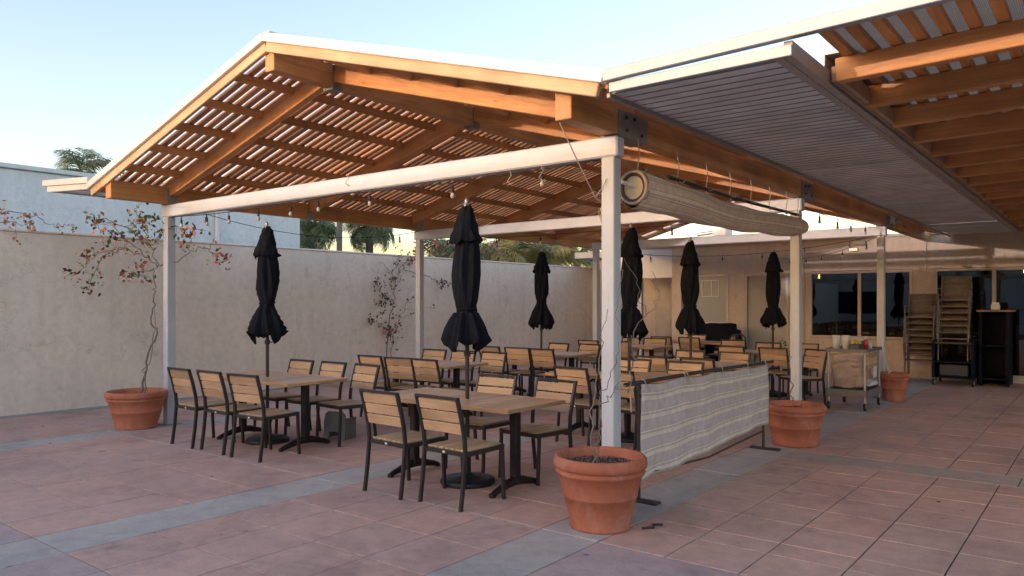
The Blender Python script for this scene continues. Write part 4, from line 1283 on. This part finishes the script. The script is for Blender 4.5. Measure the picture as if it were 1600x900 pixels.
# ------------------------------------------------------------------ rolled shade
rs = thing("rolled_shade", "striped cloth shade rolled up and hung under the right beam", "shade", (0.08, 2.15, 2.4))
b = MB(); nseg, nr = 50, 36
vs = []
y0_, y1_ = 0.20, 4.30
def roll_c(u): return Vector((0.08 + 0.02 * math.sin(u * 7), y0_ + (y1_ - y0_) * u, 2.505 - 0.055 * math.sin(math.pi * u) + 0.01 * math.sin(u * 11) + 0.02 * u))
for i in range(nseg + 1):
    u = i / nseg
    c = roll_c(u)
    for k in range(nr):
        a = 2 * math.pi * k / nr
        rr = 0.126 + 0.012 * math.sin(u * 5 + 1) + 0.008 * math.sin(3 * a + u * 9) + 0.006 * math.sin(a * 2 - u * 25)
        rr *= (1 - 0.28 * max(0, (u - 0.9) / 0.1) ** 2)
        sagf = 1.12 if math.sin(a) < 0 else 0.96
        vs.append(c + Vector((rr * math.cos(a), 0, rr * math.sin(a) * sagf)))
fs = [(i * nr + k, (i + 1) * nr + k, (i + 1) * nr + (k + 1) % nr, i * nr + (k + 1) % nr) for i in range(nseg) for k in range(nr)]
b.add(vs, fs, True)
me = b.mesh("cloth_roll")
uvl = me.uv_layers.new(name="UVMap")
for pl in me.polygons:
    ks = [(vi % nr) for vi in pl.vertices]
    wrap = 0 in ks and (nr - 1) in ks
    for li in pl.loop_indices:
        vi = me.loops[li].vertex_index
        k = vi % nr
        if wrap and k == 0: k = nr
        uvl.data[li].uv = (vi // nr / nseg, k / nr)
link("cloth_roll", me, ROLLC, rs)
# spiral layers on the visible end
for j, (r_, dy) in enumerate(((0.130, 0.0), (0.109, 0.006), (0.098, 0.024))):
    b = MB(); c = roll_c(0)
    b.lathe([(r_ - 0.022, 0.0), (r_ - 0.02, -0.012), (r_ - 0.004, -0.012), (r_, 0.0), (r_, 0.05)], 28)
    b.obj("rolled_layer", (LINEN, IRON, CANVAS)[j], rs, Matrix.Translation(c + Vector((0, dy, 0))) @ Matrix.Rotation(-math.pi / 2, 4, 'X') @ Matrix.Diagonal((1, 1.06, 1, 1)))
b = MB(); c = roll_c(0); b.lathe([(0.0, 0), (0.10, 0)], 24); b.obj("roll_end", CANVAS, rs, Matrix.Translation(c + Vector((0, 0.022, 0))) @ Matrix.Rotation(math.pi / 2, 4, 'X'))
b = MB(); b.tube([(0.055, 0.055, 2.535), (0.08, 0.35, 2.505)], 0.016, 10); b.obj("roller_pipe", PVC, rs)
b = MB(); b.tube([(0.10, 0.75, 2.66), (0.09, 2.2, 2.635), (0.07, 4.25, 2.655)], 0.017, 8); b.obj("hanging_pipe", IRON, rs)
for y in (0.25, 0.95, 1.55, 2.1, 2.65, 3.2, 3.75, 4.15):
    b = MB(); b.tube([(0.09, y, 2.90), (0.10, y + 0.02, 2.78), (0.09, y, 2.64), (0.11, y - 0.01, 2.60)], 0.005, 5)
    b.tube([(0.09, y, 2.65), (0.13, y + 0.03, 2.63), (0.15, y + 0.05, 2.655)], 0.004, 5)
    b.obj("hanging_cord", ROPE, rs)

# ------------------------------------------------------------------ string lights and wiring
def catenary(a, b_, sag, n_=14):
    a = Vector(a); b_ = Vector(b_)
    return [a.lerp(b_, k / n_) - Vector((0, 0, sag * 4 * (k / n_) * (1 - k / n_))) for k in range(n_ + 1)]

def string_light(label, pts, bulbs, drop=0.05, cordmat=CORD):
    t = thing("string_light", label, "string light", tuple(pts[0]), group="string lights under the pergola")
    b = MB(); b.tube(pts, 0.005, 5); b.obj("cord", cordmat, t)
    for p_ in bulbs:
        x, y, z = p_
        b = MB(); b.tube([(x, y, z), (x, y, z - drop)], 0.005, 5); b.lathe([(0.006, 0), (0.013, -0.004), (0.014, -0.05), (0.010, -0.055)], 10, (x, y, z - drop)); s_ = b.obj("socket", CORD, t)
        b = MB(); b.lathe([(0.0, -0.052), (0.012, -0.049), (0.020, -0.033), (0.018, -0.015), (0.010, 0.003)], 12, (x, y, z - drop - 0.052)); b.obj("bulb", BULBG, s_)
def on_path(pts, k): return tuple(pts[k])
def span(label, a, b_, sag, nb, drop=0.04, skip=0):
    pts = catenary(a, b_, sag, 28)
    string_light(label, pts, [tuple(pts[int(28 * (i + 0.5) / nb)]) for i in range(nb)], drop)
span("string light cord slung below the front white beam near the left post", (-6.6, -0.02, 2.715), (-3.2, -0.02, 2.715), 0.035, 6)
span("string light cord slung below the front white beam, middle stretch", (-3.2, -0.02, 2.715), (-0.1, 0.0, 2.715), 0.03, 3)
span("string light sagging along the left eave beam behind the first umbrella", (-6.6, 0.15, 2.86), (-6.6, 4.5, 2.86), 0.24, 5)
span("string light along the second cross beam", (-6.5, 4.65, 2.70), (-0.1, 4.42, 2.70), 0.05, 6)
span("string light on the third cross beam before the building", (-5.4, 8.72, 2.70), (-0.1, 8.72, 2.71), 0.22, 7)
span("string light along the right beam behind the second right post", (-0.12, 4.6, 2.87), (-0.12, 8.7, 2.87), 0.05, 5)
span("string light from the third right post to the building wall", (-0.1, 8.85, 2.70), (-3.0, 12.8, 2.62), 0.12, 5)
w = thing("hanging_wire", "thin pale wire from the front beam end down to the post", "wire", (-0.1, -0.5, 2.9))
b = MB(); b.tube([(-0.07, -0.60, 2.888), (-0.085, -0.35, 2.66), (-0.10, -0.07, 2.41), (-0.09, 0.08, 2.36), (-0.12, 0.1, 2.2)], 0.0045, 5)
b.tube([(-0.10, -0.07, 2.41), (-0.02, -0.075, 2.50), (0.0, -0.07, 2.55)], 0.0035, 5); b.obj("strand", ROPE, w)
b = MB()
for k in range(7):
    a = k * 0.9
    b.tube([(-0.12, 0.05, 2.34), (-0.12 + 0.05 * math.cos(a), 0.08, 2.33 + 0.05 * math.sin(a)), (-0.12 + 0.02 * math.cos(a * 2), 0.1, 2.22 - 0.02 * k)], 0.004, 5)
b.obj("knot", ROPE, w)
for x, lab in ((-3.05, "tangle of loose cord caught on the front beam above the umbrella gap"), (-0.95, "short loose cord end hanging near the right end of the front beam"), (-0.62, "bent cord clip hanging beside the front right post")):
    w = thing("loose_cord", lab, "cord", (x, -0.06, 2.7))
    b = MB(); zz = 2.90 if x < -2 else 2.71
    b.tube([(x, -0.062, zz), (x + 0.03, -0.075, zz - 0.04), (x - 0.02, -0.07, zz - 0.09), (x + 0.02, -0.07, zz - 0.12), (x + 0.04, -0.068, zz - 0.11)], 0.0035, 5); b.obj("strand", ROPE, w)
fl = thing("floodlight", "double headed floodlight under the third cross beam", "light", (-0.4, 8.7, 2.62))
b = MB(); b.tube([(-0.42, 8.7, 2.60), (-0.22, 8.7, 2.60)], 0.045, 12); b.obj("head", PVC, fl)
b = MB(); b.tube([(-0.40, 8.72, 2.72), (-0.40, 8.7, 2.62)], 0.012, 6); b.obj("bracket", ALU, fl)
b = MB(); b.box((-0.40, 8.66, 2.49), (0.15, 0.05, 0.07), ch=0.01); b.obj("head", ALU, fl)
b = MB(); b.tube([(-1.35, 8.68, 2.48), (-0.9, 8.68, 2.50), (-0.42, 8.68, 2.60)], 0.012, 6); b.obj("arm", WFRAME, fl)
jb = thing("wall_spotlight", "small white spotlight box on the side of the right beam", "light", (0.1, 9.1, 3.0))
b = MB(); b.box((0.12, 9.1, 3.0), (0.09, 0.14, 0.13), ch=0.015); b.obj("box", PVC, jb)
b = MB(); b.tube([(0.165, 9.1, 2.99), (0.19, 9.06, 2.96)], 0.035, 10); b.obj("lens", ALU, jb)

# ------------------------------------------------------------------ service cart and what stands on it
ct = thing("service_cart", "grey two tier service cart on casters near the third post", "cart", (-0.07, 7.4, 0))
X0, X1, Y0, Y1 = -0.32, 0.19, 6.92, 7.78
for x in (X0, X1):
    for y in (Y0, Y1):
        b = MB(); b.tube([(x, y, 0.13), (x, y, 0.87)], 0.019, 10); b.obj("upright", ALU, ct)
        b = MB(); b.tube([(x - 0.013, y, 0.062), (x + 0.013, y, 0.062)], 0.060, 16); wh = b.obj("caster_wheel", RUBBER, ct)
        b = MB(); b.tube([(x - 0.018, y, 0.062), (x + 0.018, y, 0.062)], 0.030, 12); b.obj("hub", ALU, wh)
        b = MB(); b.box((x, y, 0.115), (0.055, 0.05, 0.03), ch=0.006); b.obj("caster_fork", ALU, ct)
for z, h in ((0.885, 0.05), (0.25, 0.11)):
    b = MB(); b.box(((X0 + X1) / 2, (Y0 + Y1) / 2, z - h / 2 + 0.012), (X1 - X0 + 0.06, Y1 - Y0 + 0.06, 0.02), ch=0.004)
    for sx in (X0 - 0.03, X1 + 0.03): b.box((sx, (Y0 + Y1) / 2, z), (0.016, Y1 - Y0 + 0.075, h), ch=0.004)
    for sy in (Y0 - 0.03, Y1 + 0.03): b.box(((X0 + X1) / 2, sy, z), (X1 - X0 + 0.043, 0.016, h), ch=0.004)
    b.obj("tray", CARTG, ct)
def fold(name, label, lo, hi, mat, seed, cat="linen", bulge=0.03):
    rnd = random.Random(seed)
    bm = bmesh.new(); bmesh.ops.create_cube(bm, size=1.0)
    bmesh.ops.subdivide_edges(bm, edges=bm.edges[:], cuts=7, use_grid_fill=True)
    lo = Vector(lo); hi = Vector(hi); sz = hi - lo; c = (lo + hi) / 2
    for v in bm.verts:
        p_ = v.co.copy()
        k = 1 - 0.25 * (abs(p_.x * 2) ** 6 * abs(p_.z * 2) ** 6)
        n_ = 0.5 * math.sin(p_.x * 9 + seed + p_.z * 3) + 0.5 * math.sin(p_.z * 14 + seed * 2 + p_.x * 4) + rnd.uniform(-0.3, 0.3)
        v.co = Vector((p_.x * sz.x * k, p_.y * sz.y * k, p_.z * sz.z * k)) + p_.normalized() * bulge * n_
    me = bpy.data.meshes.new(name); bm.to_mesh(me); bm.free()
    for pl in me.polygons: pl.use_smooth = True
    o = link(name, me, mat, None, Matrix.Translation(c))
    return tag(o, label, cat)
bag = thing("cloth_bag", "beige striped cloth bag hanging inside the front of the service cart", "bag", (-0.07, Y0, 0.3))
def drape(name, x0, x1, z0, z1, yb_, depth, seed, mat, parent):
    b = MB(); nx_, nz_ = 26, 20; vs = []
    for j in range(nz_ + 1):
        v = j / nz_
        for i in range(nx_ + 1):
            u = i / nx_
            bell = math.sin(math.pi * u) ** 0.45 * (0.35 + 0.65 * math.sin(math.pi * min(1, 0.12 + v * 0.8)))
            fold_ = 0.018 * math.sin(u * 17 + seed + 3 * v) * v + 0.012 * math.sin(v * 15 + u * 5 + seed)
            vs.append((x0 + (x1 - x0) * (u + 0.02 * math.sin(v * 7 + seed)), yb_ - depth * bell - fold_, z1 + (z0 - z1) * v + 0.012 * math.sin(u * 6 + seed)))
    b.add(vs, [(j * (nx_ + 1) + i, j * (nx_ + 1) + i + 1, (j + 1) * (nx_ + 1) + i + 1, (j + 1) * (nx_ + 1) + i) for j in range(nz_) for i in range(nx_)], True)
    me = b.mesh(name); uvl = me.uv_layers.new(name="UVMap")
    for lp in me.loops: uvl.data[lp.index].uv = ((lp.vertex_index % (nx_ + 1)) / nx_, lp.vertex_index // (nx_ + 1) / nz_)
    o = link(name, me, mat, parent); so = o.modifiers.new("thick", 'SOLIDIFY'); so.thickness = 0.004
    return o
drape("pouch", X0 + 0.03, X1 - 0.03, 0.33, 0.80, Y0 + 0.10, 0.11, 2.0, LINEN, bag)
drape("flap", X0 + 0.025, X1 - 0.025, 0.62, 0.835, Y0 + 0.085, 0.115, 5.0, LINEN, bag)
fold("folded_linen", "flat folded pale linen on the lower tray of the cart", (X0 + 0.08, Y0 + 0.3, 0.325), (X1 + 0.0, Y1 - 0.08, 0.40), PAPER, 4, "linen", 0.012)
bs = thing("booster_seat", "wooden slatted booster seat stored on its side inside the cart", "booster seat", (0.1, 7.45, 0.42))
for k in range(3):
    beam("slat", (0.165, 7.15, 0.80 - k * 0.085), (0.165, 7.72, 0.80 - k * 0.085), 0.02, 0.07, CHAIRW, bs)
boxo("side_panel", (-0.05, 7.25, 0.42), (0.12, 7.6, 0.62), LEDGER, bs, 0.02)
boxo("paper_pad", (0.168, 7.5, 0.45), (0.185, 7.66, 0.62), PAPER, bs, 0.003)
zc = 0.873
cartx = [(-0.24, 7.02, "left"), (-0.11, 7.06, "right")]
for x, y, wd in cartx:
    t = thing("cup_stack", f"{wd} one of two white paper cup stacks on the cart", "cups", (x, y, zc), group="white cup stacks on the cart")
    for k in range(3):
        b = MB(); b.lathe([(0.0, 0.0), (0.045, 0.0), (0.058, 0.17), (0.062, 0.175), (0.054, 0.17)], 18, (x, y, zc + 0.028 * k)); b.obj("cup", PAPER, t)
b = MB(); b.lathe([(0.0, 0.045), (0.06, 0.04), (0.1, 0.02), (0.11, 0.0), (0.0, 0.0)], 20); o = b.obj("lid", PVC, None, T(-0.05, 7.45, zc + 0.14))
tag(o, "domed pale lid resting on a tub at the back of the cart", "lid")
b = MB(); b.lathe([(0.0, 0), (0.085, 0), (0.1, 0.13), (0.095, 0.138), (0.0, 0.135)], 18); o = b.obj("food_tub", CARTG, None, T(-0.05, 7.45, zc)); tag(o, "grey tub under the domed lid on the cart", "tub")
cd = thing("sauce_caddy", "dark caddy full of yellow and green packets on the cart", "caddy", (0.03, 7.02, zc))
boxo("box", (-0.04, 6.95, zc + 0.001), (0.11, 7.09, zc + 0.11), NAVY, cd, 0.012)
for i in range(14):
    x, y = random.uniform(-0.025, 0.095), random.uniform(6.965, 7.075)
    b = MB(); b.box((0, 0, 0), (0.035, 0.008, 0.06)); b.obj("packet", random.choice([YEL, YEL, GRN]), cd, T(x, y, zc + 0.125 + random.uniform(0, 0.03)) @ Matrix.Rotation(random.uniform(-0.5, 0.5), 4, 'Y') @ Matrix.Rotation(random.uniform(-1, 1), 4, 'Z'))
for x, y, m_, lab, hh in ((0.135, 7.2, RED, "red sauce bottle with white cap on the cart", 0.22), (0.165, 7.32, PAPER, "small pale bottle beside the red sauce bottle", 0.14)):
    t = thing("sauce_bottle", lab, "bottle", (x, y, zc))
    b = MB(); b.lathe([(0.0, 0), (0.032, 0.002), (0.034, hh * 0.55), (0.026, hh * 0.72), (0.014, hh * 0.8), (0.0, hh * 0.8)], 14, (x, y, zc)); b.obj("bottle_body", m_, t)
    b = MB(); b.lathe([(0.016, hh * 0.8), (0.015, hh * 0.88), (0.006, hh), (0.0, hh)], 12, (x, y, zc)); b.obj("cap", PVC, t)
b = MB(); b.lathe([(0.0, 0), (0.05, 0), (0.065, 0.04), (0.058, 0.045), (0.0, 0.03)], 16); o = b.obj("small_bowl", NAVY, None, T(0.16, 7.55, zc)); tag(o, "small dark bowl at the far corner of the cart", "bowl")
t = thing("drinking_straw", "thin straw standing up from the cup stack", "straw", (-0.24, 7.02, zc + 0.1)); b = MB(); b.tube([(-0.235, 7.02, zc + 0.1), (-0.225, 7.0, zc + 0.42)], 0.005, 6); b.obj("tube", IRON, t)

# ------------------------------------------------------------------ stacked chairs, dolly, black cupboard
def make_stack_chair():
    t = thing("stacking_chair", "x", "chair")
    for sx in (-1, 1):
        x = sx * 0.25
        b = MB(); b.tube([(x, -0.25, 0.0), (x, -0.24, 0.40), (x, -0.20, 0.44), (x, 0.20, 0.42), (x, 0.24, 0.48), (x, 0.33, 0.90)], 0.014, 8); b.obj("side_frame", STKFR, t)
        b = MB(); b.tube([(x, 0.30, 0.0), (x, 0.20, 0.42)], 0.014, 8); b.obj("leg", STKFR, t)
        b = MB(); b.tube([(x * 1.04, -0.24, 0.40), (x * 1.08, -0.25, 0.62), (x * 1.08, -0.20, 0.65), (x * 1.08, 0.27, 0.66)], 0.013, 8); b.obj("armrest", STKFR, t)
    b = MB(); b.tube([(-0.25, -0.235, 0.425), (0.25, -0.235, 0.425)], 0.014, 8); b.obj("front_bar", STKFR, t)
    b = MB(); b.tube([(-0.25, 0.33, 0.895), (0.25, 0.33, 0.895)], 0.014, 8); b.obj("top_bar", STKFR, t)
    b = MB(); b.box((0, 0.0, 0.425), (0.475, 0.42, 0.008)); b.obj("seat", SLING, t)
    b = MB()
    n_ = 6; vs = []
    for i in range(n_ + 1):
        u = i / n_
        for x in (-0.237, 0.237):
            vs.append((x, 0.245 + 0.085 * u + 0.02 * math.sin(math.pi * u), 0.50 + 0.38 * u))
    b.add(vs, [(2 * i, 2 * i + 1, 2 * i + 3, 2 * i + 2) for i in range(n_)], True)
    o = b.obj("backrest", SLING, t); so = o.modifiers.new("thick", 'SOLIDIFY'); so.thickness = 0.008
    return t
st0 = make_stack_chair()
first = True
ORDN = ["first", "second", "third", "fourth", "fifth", "sixth", "seventh", "eighth", "ninth", "tenth"]
for sx, sy, z0, cnt, which in ((-0.02, 12.25, 0.0, 8, "stack on the floor"), (0.62, 12.0, 0.47, 7, "stack on the dark dolly")):
    for k in range(cnt):
        M = T(sx + random.gauss(0, 0.006), sy + k * 0.012, z0 + k * 0.125) @ Matrix.Rotation(random.gauss(0.05, 0.012), 4, 'Z')
        if first: o = st0; o.matrix_basis = M; first = False
        else: o = copy_tree(st0, M)
        pos = "lowest" if k == 0 else ("topmost" if k == cnt - 1 else f"{ORDN[k]} from bottom")
        o["label"] = f"tan sling chair, {pos} in the {which}"
        o["group"] = "stacked tan sling chairs"
dl = thing("storage_dolly", "dark blue wheeled dolly carrying the right stack of chairs", "dolly", (0.65, 11.95, 0))
X0, X1, Y0, Y1 = 0.32, 0.98, 11.62, 12.4
for x in (X0, X1):
    for y in (Y0, Y1):
        boxo("upright", (x - 0.025, y - 0.025, 0.14), (x + 0.025, y + 0.025, 0.86), DARKBLUE, dl)
        b = MB(); b.tube([(x - 0.02, y, 0.065), (x + 0.02, y, 0.065)], 0.062, 14); wh = b.obj("caster_wheel", RUBBER, dl)
        b = MB(); b.tube([(x - 0.024, y, 0.065), (x + 0.024, y, 0.065)], 0.034, 10); b.obj("hub", PVC, wh)
for z in (0.14, 0.44):
    boxo("shelf", (X0 - 0.02, Y0 - 0.02, z), (X1 + 0.02, Y1 + 0.02, z + 0.03), DARKBLUE, dl)
boxo("top_rail", (X0 + 0.026, Y0 - 0.02, 0.80), (X1 - 0.026, Y0 + 0.02, 0.84), IRON, dl)
boxo("crate", (X0 + 0.08, Y0 + 0.1, 0.172), (X1 - 0.08, Y1 - 0.1, 0.40), NAVY, dl, 0.02)
for x in (X0, X1): boxo("side_panel", (x - 0.012, Y0 + 0.026, 0.17), (x + 0.012, Y1 - 0.026, 0.86), DARKBLUE, dl)
bc = thing("tall_black_cupboard", "tall black shelving unit with a tan top between dolly and glass door", "cupboard", (1.3, 12.3, 0))
for x in (1.06, 1.50):
    for y in (12.0, 12.6): boxo("upright", (x - 0.03, y - 0.03, 0.0), (x + 0.03, y + 0.03, 1.42), DARKBLUE, bc)
for z in (0.12, 0.75): boxo("shelf", (1.03, 11.97, z), (1.53, 12.63, z + 0.03), DARKBLUE, bc)
boxo("top_board", (1.0, 11.94, 1.421), (1.58, 12.66, 1.455), LEDGER, bc)
for x in (1.06, 1.50): boxo("side_panel", (x - 0.012, 12.031, 0.0), (x + 0.012, 12.569, 1.42), DARKBLUE, bc)
boxo("back_panel", (1.03, 12.635, 0.0), (1.53, 12.65, 1.42), DARKBLUE, bc)
t = thing("napkin_holder", "small box of napkins on top of the black shelving unit", "napkins", (1.3, 12.2, 1.456)); boxo("holder", (1.22, 12.1, 1.456), (1.36, 12.24, 1.56), PVC, t, 0.01); boxo("napkins", (1.235, 12.115, 1.561), (1.345, 12.225, 1.60), PAPER, t, 0.004)

# ------------------------------------------------------------------ odd things around the tables
fold("covered_bench", "black covered bench under the frosted window", (-4.55, 11.3, 0.0), (-3.66, 12.0, 1.12), FABRIC, 9, "bench cover", 0.02)
hp = thing("bistro_chair", "round backed dark metal chair beside the black covered bench", "chair", (-3.3, 10.95, 0))
b = MB(); b.tube([(-3.56, 10.9, 0), (-3.54, 10.92, 0.6), (-3.50, 10.92, 0.82), (-3.42, 10.92, 0.90), (-3.24, 10.92, 0.92), (-3.16, 10.92, 0.84), (-3.13, 10.92, 0.6), (-3.11, 10.9, 0)], 0.014, 8); b.obj("hoop_frame", IRON, hp)
for x in (-3.43, -3.33, -3.23):
    b = MB(); b.tube([(x, 10.93, 0.46), (x, 10.93, 0.89)], 0.008, 6); b.obj("spindle", IRON, hp)
b = MB(); b.lathe([(0.0, 0.0), (0.2, 0.0), (0.21, 0.015), (0.2, 0.03), (0.0, 0.03)], 20, (-3.33, 11.13, 0.44)); b.obj("seat", IRON, hp)
for x in (-3.5, -3.16):
    b = MB(); b.tube([(x, 11.33, 0), (x * 0.2 - 3.33 * 0.8, 11.28, 0.44)], 0.012, 6); b.obj("leg", IRON, hp)
bo = thing("booster_seat", "grey green plastic booster seat on the floor under the left table", "booster seat", (-4.05, 0.6, 0))
b = MB()
prof = [(-0.14, 0.02), (-0.15, 0.2), (-0.13, 0.30), (-0.09, 0.335), (0.09, 0.335), (0.13, 0.30), (0.15, 0.2), (0.14, 0.02), (0.09, 0.0), (0.075, 0.10), (-0.075, 0.10), (-0.09, 0.0)]
n_ = len(prof)
vs = [(x, 0.0 + 0.03 * z, z) for x, z in prof] + [(x * 0.94, 0.035 + 0.03 * z, z * 0.97 + 0.004) for x, z in prof]
b.add(vs, [tuple(range(n_)), tuple(reversed(range(n_, 2 * n_)))] + [(i, i + n_, (i + 1) % n_ + n_, (i + 1) % n_) for i in range(n_)])
Mb = T(-4.05, 0.58, 0) @ Matrix.Rotation(0.3, 4, 'Z')
b.obj("back_shell", BOOST, bo, Mb)
b = MB(); b.box((0, 0.14, 0.15), (0.25, 0.2, 0.04), ch=0.015); b.obj("seat", BOOST, bo, Mb)
for s in (-1, 1):
    b = MB(); b.box((s * 0.125, 0.14, 0.13), (0.03, 0.22, 0.24), ch=0.012); b.obj("arm", BOOST, bo, Mb)
t = thing("kick_plate", "small dark bracket lying at the foot of the front pot", "bracket", (0.42, -0.05, 0))
b = MB(); b.tube([(0.44, -0.32, 0.012), (0.50, -0.26, 0.014), (0.46, -0.2, 0.012), (0.52, -0.16, 0.014)], 0.008, 6); b.obj("bent_bar", IRON, t)

# fallen leaves and petals
lm = MB(); lm.add([(-0.5, 0, 0.05), (0, 0.24, 0.12), (0.5, 0, 0.02), (0, -0.24, 0.16), (0, 0, 0.0)], [(0, 4, 1), (1, 4, 2), (2, 4, 3), (3, 4, 0)])
lme = lm.mesh("fallen_leaf"); lme.materials.append(LEAFD)
rl = random.Random(5)
for i in range(46):
    x, y = rl.uniform(-8.8, 2.6), rl.uniform(-3.2, 4.5)
    s = rl.uniform(0.02, 0.05)
    o = link("fallen_leaf", lme, LEAFD, None, T(x, y, 0.003) @ Matrix.Rotation(rl.uniform(0, 6.28), 4, 'Z') @ Matrix.Scale(s, 4))
    tag(o, "tiny dry brown leaf lying loose on the paving", "leaf", "fallen leaves")
pme = lm.mesh("fallen_petal"); pme.materials.append(PETAL)
for x, y, s, lab in ((-0.62, -1.28, 0.05, "lilac petal on the red pavers left of the front pot"), (0.42, -1.02, 0.06, "lilac petal on the slab right of the front pot")):
    o = link("fallen_petal", pme, PETAL, None, T(x, y, 0.003) @ Matrix.Scale(s, 4)); tag(o, lab, "petal")
